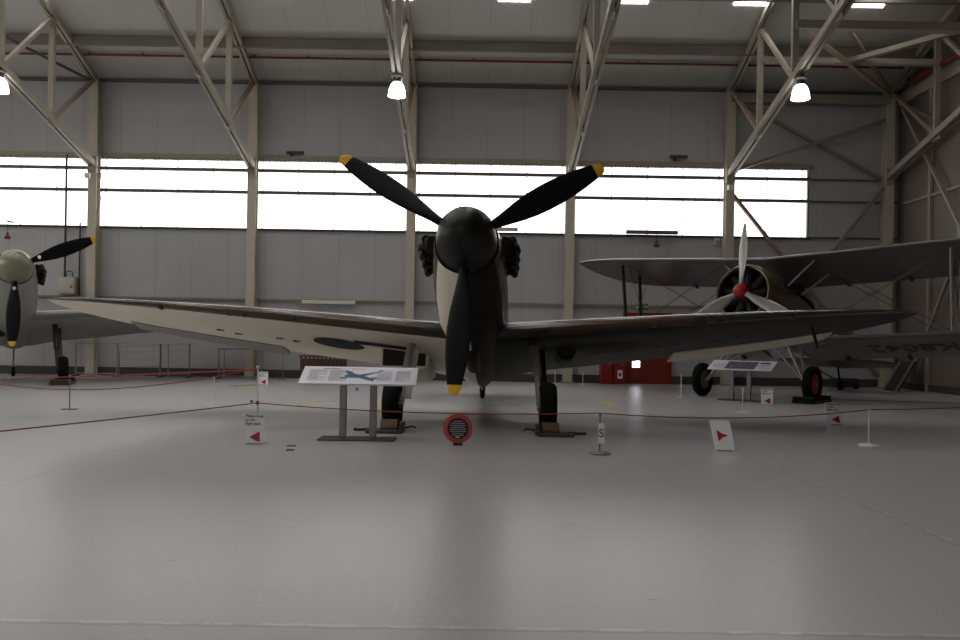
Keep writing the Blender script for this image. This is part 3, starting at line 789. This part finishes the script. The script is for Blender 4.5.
    b = MB(); tp = lv((0, 5.9, -.30)); b.tube([tp + Vector((0, -.1, .1)), (0, tp.y+.15, .12)], .025, 8)
    b.lathe([(.002, -.04), (.1, -.045), (.12, 0), (.1, .045), (.002, .04)], o=(0, tp.y+.15, .12), axis='X', n=20); b.build('tail_wheel', 'tyre', root)
    # windscreen and head fairing
    b = MB(XF); b.loft([[(hw*math.cos(PI*k/10), y, z0 + (z1-z0)*math.sin(PI*k/10)) for k in range(11)] for y, hw, z0, z1 in ((2.2, .2, .58, .62), (2.45, .28, .58, .88), (3.0, .28, .56, .92), (3.5, .2, .5, .72))]); b.build('canopy', 'glass', root)
    # oil tank fairing and exhaust
    b = MB(XF); b.tube([(.50, .7, -.25), (.60, .9, -.42), (.62, 1.5, -.5)], .05, 10); b.tube([(-.50, .7, -.25), (-.60, .9, -.42), (-.62, 1.5, -.5)], .05, 10); b.build('exhaust_pipe', 'ring', root)
    return root
biplane()

# ------------------------------------------------------------------ chocks
def chock(p, rz, label, wooden=True, arm=1):
    root = empty('wheel_chock', p, rz, label, 'chock', 'wheel chocks')
    b = MB()
    b.loft([[(x, y, z) for (y, z) in ((-.46, 0), (-.46, .075), (-.39, .155), (-.285, .155), (-.20, .045), (-.20, 0))] for x in (-.10, .10)], sm=False)
    b.build('block', 'wood' if wooden else 'darkwood', root, bevel=.008)
    b = MB(); b.box((arm*.06, -.35, .02), (.42, .29, .04)); b.box((-arm*.15, -.35, .07), (.05, .24, .12)); b.build('frame', 'base', root, bevel=.006)
    b = MB(); b.tube([(arm*.2, -.34, .035), (arm*.36, -.36, .03), (arm*.42, -.36, .035)], .018, 8); b.build('handle', 'dark', root); b = MB(); b.tube([(-arm*.16, -.3, .05), (-arm*.26, -.32, .075), (-arm*.31, -.32, .06)], .012, 8); b.build('pull_rod', 'dark', root)
    return root
Lw = (-0.085 + math.sin(math.radians(2.2))*1.6, 8.5 + 1.6)
cy_, sy_ = math.cos(math.radians(-2.2)), math.sin(math.radians(-2.2))
chock((Lw[0] - .945*cy_, Lw[1] - .945*sy_, 0), 0, 'timber wheel chock against the wheel under the white wing', arm=-1)
chock((Lw[0] + .945*cy_, Lw[1] + .945*sy_, 0), 0, 'timber wheel chock with long arm against the wheel under the black wing', arm=1)
def tray(p, rz, label, m1, m2):
    root = empty('wheel_chock', p, rz, label, 'chock', 'wheel chocks')
    for q in (-1, 1):
        b = MB(); b.box((0, q*.42, .065), (.40, .12, .13)); b.build('block', m1, root, bevel=.01)
        b = MB(); b.box((q*.2, 0, .03), (.04, .9, .05)); b.build('side_rail', m2, root)
    return root
cb, sb = math.cos(math.radians(-42)), math.sin(math.radians(-42))
bp = Vector((5.24 + .669*.73, 16.29 + .743*.73, 0))
tray((bp.x + 1.145*cb, bp.y + 1.145*sb, 0), math.radians(-42), 'black wheel tray under the red-hubbed biplane wheel', 'black', 'darkwood')
c27, s27 = math.cos(math.radians(29)), math.sin(math.radians(29))
lb = Vector((-8.96 - s27*1.6, 16.2 + c27*1.6, 0))
tray((lb.x + .945*c27, lb.y + .945*s27, 0), math.radians(20), 'dark red wheel tray under the olive-spinner fighter', 'darkwood', 'cab')

# ------------------------------------------------------------------ lecterns
def frame_mtx(o, ex, ey):
    ex = Vector(ex).normalized(); ey = Vector(ey).normalized(); ez = ex.cross(ey)
    return Matrix(((ex.x, ey.x, ez.x, o[0]), (ex.y, ey.y, ez.y, o[1]), (ex.z, ey.z, ez.z, o[2]), (0, 0, 0, 1)))
def lectern(p, rz, label, kind, post_off=.165, base_w=.83, shift=0.0, W=1.27):
    root = empty('information_lectern', p, rz, label, 'information board', 'information lecterns')
    b = MB(); b.box((shift, .12, .008), (base_w, .34, .016)); b.build('base_plate', 'base', root, bevel=.004)
    for s in (-1, 1):
        b = MB(); b.box((shift + s*post_off, .12, .35), (.075, .06, .66)); b.build('post', 'post', root, bevel=.006)
    y0, z0, y1, z1 = -.02, .615, .36, .785
    up = Vector((0, y1-y0, z1-z0)); D = up.length; up.normalize(); nrm = Vector((1, 0, 0)).cross(up)
    b = MB(); b.poly([(-W/2, y0, z0), (W/2, y0, z0), (W/2, y1, z1), (-W/2, y1, z1)], -nrm*.022); pn = b.build('panel', 'panel', root, bevel=.003)
    def at(u, v, e=.0015): return Vector((u, y0, z0)) + up*v + nrm*e
    def rect(b, u0, u1, v0, v1): b.poly([at(u0, v0), at(u1, v0), at(u1, v1), at(u0, v1)], nrm*.0008)
    if kind == 0:
        b = MB()
        for (u0, u1) in ((-.56, -.36), (-.33, -.13), (.20, .36), (.40, .56)):
            v = .32
            while v > .06:
                w = (u1-u0)*(1 if random.random() < .75 else .6)
                rect(b, u0, u0+w, v, v+.008); v -= .019
        b.build('printed_text', 'fainttext', pn)
        b = MB(); rect(b, -.42, -.22, .355, .368); rect(b, -.10, .06, .35, .36); b.build('title_line', 'pinkred', pn, label='red title line')
        # blue aircraft drawing
        b = MB(); c = at(.02, .18)
        def q(pts): b.poly([at(.02 + u, .18 + v, .0018) for u, v in pts], nrm*.0008)
        q([(-.16, .06), (-.13, .02), (.10, -.10), (.15, -.12), (.155, -.085), (.08, -.02), (-.10, .08), (-.14, .11)])
        q([(-.01, -.02), (.03, .0), (.21, .115), (.235, .16), (.215, .165), (.19, .125), (.04, .06), (-.06, .02)])
        q([(-.19, .10), (-.12, .05), (-.09, .10), (-.17, .13)])
        q([(-.17, -.03), (-.02, -.04), (.0, .01), (-.13, .05), (-.18, .02)])
        b.build('aircraft_drawing', 'blue', pn, label='blue aircraft drawing')
    else:
        b = MB(); b.poly([at(-.30, .03), at(.30, .03), at(.30, .36), at(-.30, .36)], nrm*.0008); b.build('photo_print', 'purple', pn, label='dark purple photograph print')
        b = MB(); rect(b, .34, .54, .28, .34); b.build('title_block', 'ink', pn)
        b = MB()
        for (u0, u1) in ((-.57, -.34), (.34, .56)):
            v = .24
            while v > .05: rect(b, u0, u1, v, v+.008); v -= .022
        b.build('printed_text', 'fainttext', pn)
    return root
pl = gz(359, 441)
lectern((pl.x-.033, 8.95, 0), math.radians(0), 'sloping information board with a blue aircraft drawing in front of the white wing', 0, shift=0.0)
p2 = gz(739, 401)
lectern((p2.x-.02, p2.y, 0), math.radians(-38), 'sloping information board with a purple photograph beside the biplane wheel', 1, post_off=.17, base_w=.8)

# ------------------------------------------------------------------ signs
def tri(b, e, pts, off=-.0018): b.poly([e(u, v, off) for u, v in pts], (0, -.0008, 0))
def a4(p, rz, label, words=True, right=False, h=.297, w=.21, lean=.05, roll=0.0):
    root = empty('arrow_sign', p, rz, label, 'sign', 'paper arrow signs')
    def e(u, v, o=0): return Vector((u*math.cos(roll) - v*math.sin(roll)*0 + v*math.tan(roll), o + v*lean, v + .012))
    b = MB(); b.poly([e(-w/2, 0), e(w/2, 0), e(w/2, h), e(-w/2, h)], (0, .003, 0)); b.build('card', 'card', root)
    b = MB(); b.box((0, .06, .006), (w*.7, .14, .012)); b.bar((0, .1, .01), (0, .005 + h*.5*lean, h*.5), .02, .006); b.build('stand', 'galv', root)
    b = MB()
    if right: tri(b, e, [(-.05, .085), (-.05, .20), (.0, .165), (.055, .148), (.055, .142), (.0, .125)])
    else: tri(b, e, [(-.05, .062), (-.035, .070), (.02, .100), (.05, .122), (.058, .108), (.06, .015), (.02, .024)] if words else [(-.06, .15), (.05, .21), (.06, .09)])
    b.build('arrow', 'red', root, label='red arrow')
    if words:
        mt = Matrix.Translation(e(-w*.42, h*.80, -.003)) @ Matrix.Rotation(PI/2 - lean, 4, 'X')
        text('Please keep\nto the\nflight path', .039, 'ink', 'lettering', root, mt, align='LEFT', thick=.0004, line=1.0)
    return root
def stanchion(p, label, h=.40, m='stwhite', base='disc', sign=False, rz=0.0):
    root = empty('rope_stanchion', p, rz, label, 'barrier post', 'low rope barrier posts')
    b = MB(); b.tube([(0, 0, .01), (0, 0, h)], .0085, 10); b.build('pole', m, root)
    b = MB()
    if base == 'disc': b.lathe([(.002, .0), (.105, .0), (.108, .012), (.095, .02), (.03, .024), (.012, .04), (.002, .04)], axis='Z', n=32)
    else: b.box((0, 0, .007), (.2, .12, .014))
    b.build('base', m, root)
    b = MB(); b.lathe([(.002, h+.012), (.014, h+.006), (.014, h-.02), (.009, h-.026), (.002, h-.026)], axis='Z', n=14); b.build('cap', m, root)
    return root
S1 = gz(257.5, 443); S1 = Vector((S1.x-.03, 8.72, 0))
tall = empty('rope_stanchion', (S1.x, S1.y, 0), 0, 'taller white barrier post behind the keep-to-the-path sign', 'barrier post', 'low rope barrier posts')
b = MB(); b.tube([(0, 0, .01), (0, 0, .78)], .009, 10); b.build('pole', 'stwhite', tall)
b = MB(); b.lathe([(.002, 0), (.105, 0), (.108, .012), (.03, .024), (.002, .03)], axis='Z', n=30); b.build('base', 'stwhite', tall)
b = MB(); b.lathe([(.002, .80), (.018, .795), (.02, .78), (.012, .765), (.002, .765)], axis='Z', n=14); b.build('cap', 'stwhite', tall)
b = MB(); b.lathe([(.009, .43), (.018, .425), (.018, .395), (.009, .39)], axis='Z', n=12); b.box((-.06, -.01, .425), (.025, .02, .025)); b.build('rope_clip', 'cab', tall)
PS = gz(599.5, 454)
ss = stanchion((PS.x, PS.y, 0), 'grey barrier post carrying a small card with letter S', m='stgrey')
b = MB(); b.box((.012, -.016, .205), (.062, .004, .20)); cd = b.build('card', 'card', ss)
text('S', .12, 'sdark', 'lettering', cd, Matrix.Translation((.012, -.0195, .205)) @ Matrix.Rotation(PI/2, 4, 'X'), thick=.0006)
PR = gz(868.5, 446); stanchion((PR.x, PR.y, 0), 'white barrier post standing rightmost, below the biplane wing')
P742 = gz(742.5, 413); stanchion((P742.x, P742.y, 0), 'white barrier post in front of the purple-photo board')
P681 = gz(681, 398); stanchion((P681.x, P681.y, 0), 'white barrier post left of the near biplane wheel', h=.46)
P214 = gz(214, 401); stanchion((P214.x, P214.y, 0), 'pale barrier post on bare floor between wall frames and sign', base='rect')
P70 = gz(69.5, 409.5); stanchion((P70.x, P70.y, 0), 'thin barrier post with dark foot in front of the olive-spinner fighter', h=.42, m='stgrey', base='rect')
P283 = gz(283, 380); stanchion((P283.x, min(P283.y, 21.6), 0), 'thin grey post by the wall, left of the slatted bench', h=.70, m='stgrey', base='rect')
for px, py, l in ((553, 384, 'small white post by the wall left of the red fire cabinets'), (579, 384, 'small white post by the wall next to the red fire cabinets'), (687, 385, 'small white post by the wall behind the biplane wheel')):
    g = gz(px, py); stanchion((g.x, 21.0, 0), l, h=.36)

g = gz(255.5, 443.5); a4((g.x, 8.52, 0), 0, 'white paper sign with writing and red arrow pointing left, before the tall post', lean=.04)
g = gz(725, 451); a4((g.x, g.y, 0), math.radians(-6), 'white paper sign with only a red arrow pointing right', words=False, right=True, lean=.25, roll=-.16)
g = gz(767, 405); a4((g.x, g.y, 0), math.radians(-8), 'white arrow sign standing just right of the purple-photo board', lean=.10)
g = gz(836, 425); a4((g.x, g.y, 0), math.radians(-4), 'white arrow sign crossed by the rope, left of the rightmost post', lean=.2, roll=-.12)
g = gz(264, 385); a4((g.x, 18.9, 0), 0, 'tiny white arrow sign far back beside the striped tape', lean=.1)
g = gz(357, 392); r = empty('floor_card', (g.x, g.y, 0), 0, 'tiny white card on the floor seen under the blue-drawing board', 'sign')
b = MB(); b.poly([(-.07, 0, .004), (.07, 0, .004), (.07, .05, .12), (-.07, .05, .12)], (0, .003, 0)); b.build('card', 'fainttext', r)
b = MB(); b.poly([(-.03, .012, .03), (.03, .012, .03), (.02, .036, .09), (-.02, .036, .09)], (0, -.001, 0)); b.build('print', 'purple', r)

# round notice
g = gz(458, 443)
r = empty('round_notice', (g.x, 8.75, 0), 0, 'round black notice with pink-red rim standing on the floor', 'sign')
b = MB(); b.box((0, .0, .012), (.10, .12, .024)); b.build('foot', 'tapek', r)
b = MB(); b.lathe([(.002, -.004), (.155, -.004), (.155, .006), (.002, .006)], o=(0, 0, .172), n=48); b.build('rim', 'pinkred', r)
b = MB(); b.lathe([(.002, -.0065), (.112, -.0065), (.112, -.003), (.002, -.003)], o=(0, 0, .172), n=48); b.build('face', 'disc', r)
b = MB()
for i in range(8):
    z = .172 + .075 - i*.021; hw = math.sqrt(max(0, .098**2-(z-.172)**2))*(.9 if i % 3 else .75)
    b.box((0, -.0072, z), (2*hw, .001, .008))
b.build('printed_text', 'grytext', r)
b = MB(); b.box((-.005, -.0072, .082), (.04, .001, .01)); b.build('printed_mark', 'card', r)

# ------------------------------------------------------------------ ropes
def sagrope(name, pts, sag, rad, label, m='redrope', group='red barrier ropes'):
    b = MB(); P = []
    for p, q, sg in zip(pts, pts[1:], sag):
        p, q = Vector(p), Vector(q)
        for k in range(16):
            t = k/16; v = p.lerp(q, t); v.z -= sg*4*t*(1-t); P.append(v)
    P.append(Vector(pts[-1]))
    b.tube(P, rad, 6); return tag(b.build(name, m), label, 'rope', group)
P0 = Vector((-4.3, 5.2, .33))
PN = Vector((8.05, 11.4, .41))
stanchion((PN.x, PN.y, 0), 'white barrier post beyond the right edge holding the front rope')
stanchion((P0.x, P0.y, 0), 'white barrier post beyond the left edge holding the front rope')
sagrope('barrier_rope', [P0, (S1.x, S1.y-.012, .41), (PS.x, PS.y, .405), (PR.x, PR.y, .405), PN], [.01, .05, .07, .03], .006, 'long thin red front rope running past all the near posts')
sagrope('barrier_rope', [(S1.x, S1.y, .775), (-9.6, 14.2, .62)], [.36], .007, 'red rope sagging from the tall post towards the olive-spinner fighter')
sagrope('barrier_rope', [(S1.x, S1.y, .76), (-8.4, 12.6, .36)], [.02], .010, 'straighter red rope from the tall post to the left edge')
stanchion((-9.6, 14.2, 0), 'tall white barrier post beyond the left edge near the fighter', h=.62)
stanchion((-8.4, 12.6, 0), 'short white barrier post beyond the left edge near the fighter', h=.38)
for px0, py0, px1, py1, l in ((830, 399.5, 965, 403, 'red tape line on the floor under the biplane wing'), ):
    p, q = gz(px0, py0), gz(px1, py1)
    b = MB(); b.bar((p.x, p.y, .002), (q.x, q.y, .002), .12, .003); tag(b.build('floor_tape', 'tapered'), l, 'floor tape')

# ------------------------------------------------------------------ floor tape
def tape(px0, py0, px1, py1, w, label, m='tapey'):
    p, q = gz(px0, py0), gz(px1, py1)
    b = MB(); b.bar((p.x, p.y, .002), (q.x, q.y, .002), w, .003); return tag(b.build('floor_tape', m), label, 'floor tape', 'tape marks on the floor')
tape(297, 406, 315, 401.5, .10, 'yellow tape slanting left of the blue-drawing board')
tape(315, 401.5, 338, 401.5, .07, 'yellow tape running level behind the board posts')
tape(376, 405, 386, 401, .10, 'yellow tape stub beside the left chocked wheel')
tape(601, 400.5, 613, 406.5, .09, 'yellow tape stroke on the floor beyond the S card')
tape(287, 446, 296, 446, .10, 'black tape strip nearer the keep-to-the-path sign, upper one', 'tapek')
tape(286, 450, 294, 450, .10, 'black tape strip nearer the camera, lower one', 'tapek')
g0, g1 = gz(231, 386.2), gz(258, 385)
r = empty('hazard_tape', (g0.x, g0.y, 0), math.atan2(g1.y-g0.y, g1.x-g0.x), 'yellow and black striped tape on the floor by the far wall', 'floor tape')
L = (g1-g0).length
b = MB(); b.box((L/2, 0, .002), (L, .30, .003)); b.build('yellow_band', 'tapey', r)
b = MB(); k = 0
while k*.13 < L-.1: b.poly([(k*.13+.02, -.15, .0042), (k*.13+.075, -.15, .0042), (k*.13+.115, .15, .0042), (k*.13+.06, .15, .0042)], (0, 0, .0008)); k += 1
b.build('black_stripe', 'tapek', r)

# ------------------------------------------------------------------ wall-side things
def wx(px, py=340.0): return (px + 0.0163*(py-HY) - HX)/F*WY
def wz(py, px): return CAMZ + (HY - (py - 0.0163*(px-HX)))/F*WY
# doors and fire point
d0, d1 = wx(624.5, 350), wx(669, 350)
r = empty('door_1', ((d0+d1)/2, WY-.04, 0), kind='structure'); r['label'] = 'red double fire door with a small bright pane'
b = MB(); b.box((-(d1-d0)/4, 0, .93), ((d1-d0)/2-.01, .06, 1.84)); b.build('leaf', 'door', r, bevel=.006)
b = MB(); b.box(((d1-d0)/4, 0, .93), ((d1-d0)/2-.01, .06, 1.84)); b.build('leaf', 'door', r, bevel=.006)
b = MB(); b.box((0, .01, 1.88), (d1-d0+.1, .08, .07)); b.box((-(d1-d0)/2-.03, .01, .98), (.06, .08, 1.88)); b.box(((d1-d0)/2+.03, .01, .98), (.06, .08, 1.88)); b.build('door_frame', 'cab', r)
pz = wz(364, 635); pxx = wx(635.5, 364)
b = MB(); b.box((pxx-(d0+d1)/2, -.035, pz), (.20, .012, .17)); b.build('pane', 'bright', r, label='small bright pane')
b = MB(); b.tube([(-.25, -.06, .95), (.25, -.06, .95)], .015, 8); b.build('push_bar', 'dark', r)
for i, (a_, c_, l) in enumerate(((598.5, 610.5, 'red fire cabinet standing left of its twin by the red door'), (611.5, 623, 'red fire cabinet with white label next to the red door'))):
    x0, x1 = wx(a_, 375), wx(c_, 375)
    r = empty('fire_cabinet', ((x0+x1)/2, WY-.24, 0), 0, l, 'cabinet', 'fire cabinets')
    b = MB(); b.box((0, 0, .31), (x1-x0, .3, .62)); b.build('body', 'cab', r, bevel=.01)
    b = MB(); b.box((0, -.155, .31), (x1-x0-.04, .012, .56)); b.build('door', 'cab', r)
    if i:
        b = MB(); b.box((.0, -.165, .26), (.13, .004, .22)); lb_ = b.build('label_plate', 'card', r)
        b = MB(); b.box((.0, -.169, .25), (.07, .004, .09)); b.build('pictogram', 'red', lb_)
    b = MB(); b.box((.06, -.17, .52), (.03, .02, .03)); b.build('latch', 'strut', r)
# exit sign
ex, ez = wx(641.5, 307), wz(306.8, 641.5)
r = empty('exit_sign', (ex, WY-.04, ez), 0, 'green running-man exit sign over the red door', 'sign')
b = MB(); b.box((0, 0, 0), (.34, .03, .165)); b.build('plate', 'exitg', r)
b = MB()
b.box((-.13, -.017, 0), (.035, .004, .12))
b.lathe([(.002, -.019), (.014, -.019), (.014, -.015)], o=(-.02, 0, .052), n=12)
b.bar((-.02, -.017, .036), (-.035, -.017, -.005), .022, .004, up=(0, 1, 0)); b.bar((-.03, -.017, .0), (.005, -.017, -.03), .014, .004, up=(0, 1, 0)); b.bar((.005, -.017, -.03), (.0, -.017, -.06), .012, .004, up=(0, 1, 0))
b.bar((-.035, -.017, .0), (-.06, -.017, -.05), .014, .004, up=(0, 1, 0)); b.bar((-.02, -.017, .03), (.02, -.017, .01), .011, .004, up=(0, 1, 0)); b.bar((-.025, -.017, .03), (-.06, -.017, .01), .011, .004, up=(0, 1, 0))
b.bar((.06, -.017, .0), (.14, -.017, .0), .018, .004, up=(0, 1, 0)); b.bar((.105, -.017, .03), (.145, -.017, -.0), .016, .004, up=(0, 1, 0)); b.bar((.105, -.017, -.03), (.145, -.017, .0), .016, .004, up=(0, 1, 0))
b.build('pictogram', 'exitw', r)
# slatted bench
x0, x1 = wx(306, 365), wx(351, 365)
r = empty('slatted_bench', ((x0+x1)/2, WY-.75, 0), 0, 'brown slatted timber crate by the wall behind the blue-drawing board', 'crate')
w_ = (x1-x0)*(WY-.75)/WY
for k in range(11):
    b = MB(); b.box((-w_/2+.05+k*(w_-.1)/10, -.2, .36), (.055, .02, .50)); b.build('slat', 'slat', r)
b = MB(); b.box((0, 0, .33), (w_-.02, .36, .44)); b.build('body', 'darkwood', r)
b = MB(); b.box((0, 0, .62), (w_+.04, .46, .035)); b.build('top_board', 'slat', r)
for s in (-1, 1):
    for t in (-1, 1):
        b = MB(); b.box((s*(w_/2-.05), t*.14, .06), (.06, .06, .12)); b.build('leg', 'darkwood', r)
# barrier frames
def frame(px0, px1, ytop, label, mids=(), cross=False, Y=21.75):
    x0, x1 = (px0-HX-.0)/F*Y + .0163*20/F*Y, (px1-HX)/F*Y + .0163*20/F*Y
    zt = CAMZ + (HY-(ytop - .0163*((px0+px1)/2-HX)))/F*Y
    r = empty('crowd_barrier', ((x0+x1)/2, Y, 0), 0, label, 'barrier', 'grey barrier frames by the wall')
    hw = (x1-x0)/2
    b = MB(); b.tube([(-hw, 0, 0), (-hw, 0, zt), (hw, 0, zt), (hw, 0, 0)], .02, 8); b.build('outer_frame', 'galv', r)
    b = MB()
    for z in ((.3, .52, .72) if cross else (.08,)): b.tube([(-hw, 0, z*zt/.9), (hw, 0, z*zt/.9)], .012, 6)
    b.build('rail', 'galv', r)
    for m in mids:
        b = MB(); b.tube([(-hw + m*2*hw, 0, .02), (-hw + m*2*hw, 0, zt)], .016, 6); b.build('upright', 'galv', r)
    for s in (-1, 1):
        b = MB(); b.box((s*hw, 0, .012), (.05, .4, .024)); b.build('foot', 'dark', r)
    return r
frame(76, 117, 343, 'grey barrier frame partly behind the cream column', mids=(.5,))
frame(119, 160, 343.5, 'grey barrier frame with level rails in the middle of its row', cross=True)
frame(161, 189.5, 344, 'grey barrier gate with a narrow left panel', mids=(.26,))
frame(219, 262, 349, 'lower grey barrier frame nearer the slatted crate', mids=(.12,), Y=21.5)
# electric box and conduits
x_, z_ = wx(70.5, 286), wz(286, 70.5)
r = empty('electric_box', (x_, WY-.12, z_), 0, 'beige electric box on the wall behind the left fighter', 'electric box')
b = MB(); b.box((0, 0, 0), (.42, .22, .46)); b.build('body', 'box', r, bevel=.01)
b = MB(); b.box((0, -.115, 0), (.36, .01, .40)); b.build('door', 'box', r)
b = MB(); b.box((.13, -.125, -.03), (.03, .02, .06)); b.build('latch', 'dark', r)
b = MB(); b.tube([(-.06, 0, .23), (-.06, 0, .36), (.0, 0, .40), (.10, 0, .38), (.12, 0, .23)], .015, 8); b.build('cable_loop', 'dark', r)
b = MB(); xx = wx(68, 240); b.tube([(xx, WY-.14, z_+.23), (xx, WY-.14, 5.9)], .03, 8); tag(b.build('conduit', 'dark'), 'tall dark conduit crossing the window above the electric box', 'conduit', 'dark conduits')
b = MB(); xx = wx(81, 240); b.tube([(xx, WY-.06, z_-.3), (xx, WY-.06, 4.1)], .022, 8); tag(b.build('conduit', 'dark'), 'short dark conduit just right of the electric box', 'conduit', 'dark conduits')
# pull cords
for px, py, l in ((13, 236, 'red pull handle on a cord above the olive spinner'), (654.5, 244, 'red pull handle hanging above the biplane upper wing')):
    xx, zz = wx(px, py), wz(py, px)
    r = empty('pull_cord', (xx, WY-.26, zz-.12), 0, l, 'pull cord', 'red pull cords')
    b = MB(); b.tube([(0, 0, .15), (0, 0, 4.2-zz)], .008, 6); b.box((0, .13, 4.2-zz), (.05, .26, .04)); b.build('cord', 'dark', r)
    b = MB(); b.lathe([(.005, .20), (.03, .18), (.05, .10), (.085, .05), (.075, .02), (.02, .0)], axis='Z', n=16); b.build('handle', 'redpipe', r)
# strip lights (unlit)
def batten(px0, px1, py, label, hgt=.10, m='batten', dep=.10):
    x0, x1 = wx(px0, py), wx(px1, py); z = wz(py, (px0+px1)/2)
    r = empty('strip_light', ((x0+x1)/2, WY-dep/2-.085, z), 0, label, 'strip light', 'unlit strip lights')
    b = MB(); b.box((0, 0, 0), (x1-x0, dep, hgt)); b.build('body', m, r, bevel=.01)
    b = MB(); b.box((-(x1-x0)/2, 0, 0), (.03, dep*.9, hgt*.9)); b.box(((x1-x0)/2, 0, 0), (.03, dep*.9, hgt*.9)); b.build('end_cap', 'galv', r)
batten(303, 356, 302.5, 'cream strip light on the wall rail above the white wing')
batten(625.5, 676, 233, 'dull strip light on the sill above the biplane upper wing', m='girt')
batten(494, 517, 230, 'short strip light on the sill right of the spinner', m='box')
for px, py, l in ((296, 153.5, 'small dark bracket above the window left of the propeller'), (678, 157.5, 'small dark bracket above the window right of the propeller')):
    r = empty('wall_bracket', (wx(px, py), WY, wz(py, px)), 0, l, 'bracket', 'small dark wall brackets')
    b = MB(); b.box((0, -.1, 0), (.46, .06, .07)); b.build('bar', 'dark', r)
    b = MB(); b.box((-.1, -.05, -.06), (.07, .1, .07)); b.build('mount', 'dark', r)
r = empty('wall_sounder', (wx(716.5, 242), WY-.04, wz(242, 716.5)), 0, 'small pinkish square sounder left of the biplane propeller', 'alarm')
b = MB(); b.box((0, 0, 0), (.15, .08, .19)); b.build('body', 'pinkbox', r, bevel=.01)
b = MB(); b.lathe([(.002, -.05), (.045, -.045), (.05, -.04)], n=16); b.build('grille', 'steel2', r)
# small floodlights on columns
for cx, px, py, l in ((COLX[2], 90, 179, 'small white floodlight on the column above the left fighter'), (COLX[6], 732, 191, 'small white floodlight on the column beside the last window pane')):
    zz = wz(py, px)
    r = empty('flood_lamp', (cx-.05, 21.98, zz), 0, l, 'floodlight', 'small column floodlights')
    b = MB(); b.box((0, -.06, 0), (.13, .12, .13)); b.build('head', 'batten', r, bevel=.01)
    b = MB(); b.box((0, .05, .0), (.06, .11, .06)); b.build('arm', 'dark', r)
b = MB(); cx = COLX[2]+.14; zz = wz(185, 100); b.tube([(cx, 22.05, 5.55), (cx+.10, 22.05, zz+.25), (cx+.15, 22.05, zz-.1), (cx+.1, 22.05, zz-.5), (cx, 22.05, zz-.85)], .010, 6)
tag(b.build('cable_loop', 'dark'), 'thin dark cable bowing off the column above the left fighter', 'cable')
# things at the foot of the gable wall
g = Vector((9.65, 21.5, 0))
r = empty('floor_cleaner', g, 0, 'small dark blue machine by the hall corner under the tailplane', 'machine')
b = MB(); b.box((0, 0, .16), (.6, .45, .24)); b.build('body', 'navy', r, bevel=.05)
b = MB(); b.tube([(-.25, .1, .25), (-.6, .1, .45), (-.9, .1, .8)], .02, 8); b.build('handle', 'dark', r)
for s in (-1, 1):
    b = MB(); b.lathe([(.002, -.03), (.07, -.03), (.07, .03), (.002, .03)], o=(s*.2, -.2, .07), n=16); b.build('wheel', 'tyre', r)
r = empty('folded_ramp', (10.70, 20.9, 0), 0, 'dark leaning ramp against the gable wall near the corner', 'ramp')
b = MB(); b.poly([(-.18, -.3, 0), (.26, -.3, .75), (.32, -.3, .75), (-.10, -.3, 0)], (0, .6, 0)); b.build('board', 'dark', r)
for q in (-.31, .31):
    b = MB(); b.bar((-.2, q, .0), (.26, q, .8), .03, .05); b.build('side_rail', 'galv', r)

# ------------------------------------------------------------------ light and view
w = bpy.data.worlds.new('world'); scn.world = w; w.use_nodes = True
w.node_tree.nodes['Background'].inputs[0].default_value = (0.75, 0.85, 1, 1); w.node_tree.nodes['Background'].inputs[1].default_value = 1.0
scn.view_settings.view_transform = 'Standard'; scn.view_settings.look = 'None'
scn.view_settings.exposure = 0.1; scn.view_settings.gamma = 1.0
try: scn.view_settings.use_curve_mapping = False
except Exception: pass
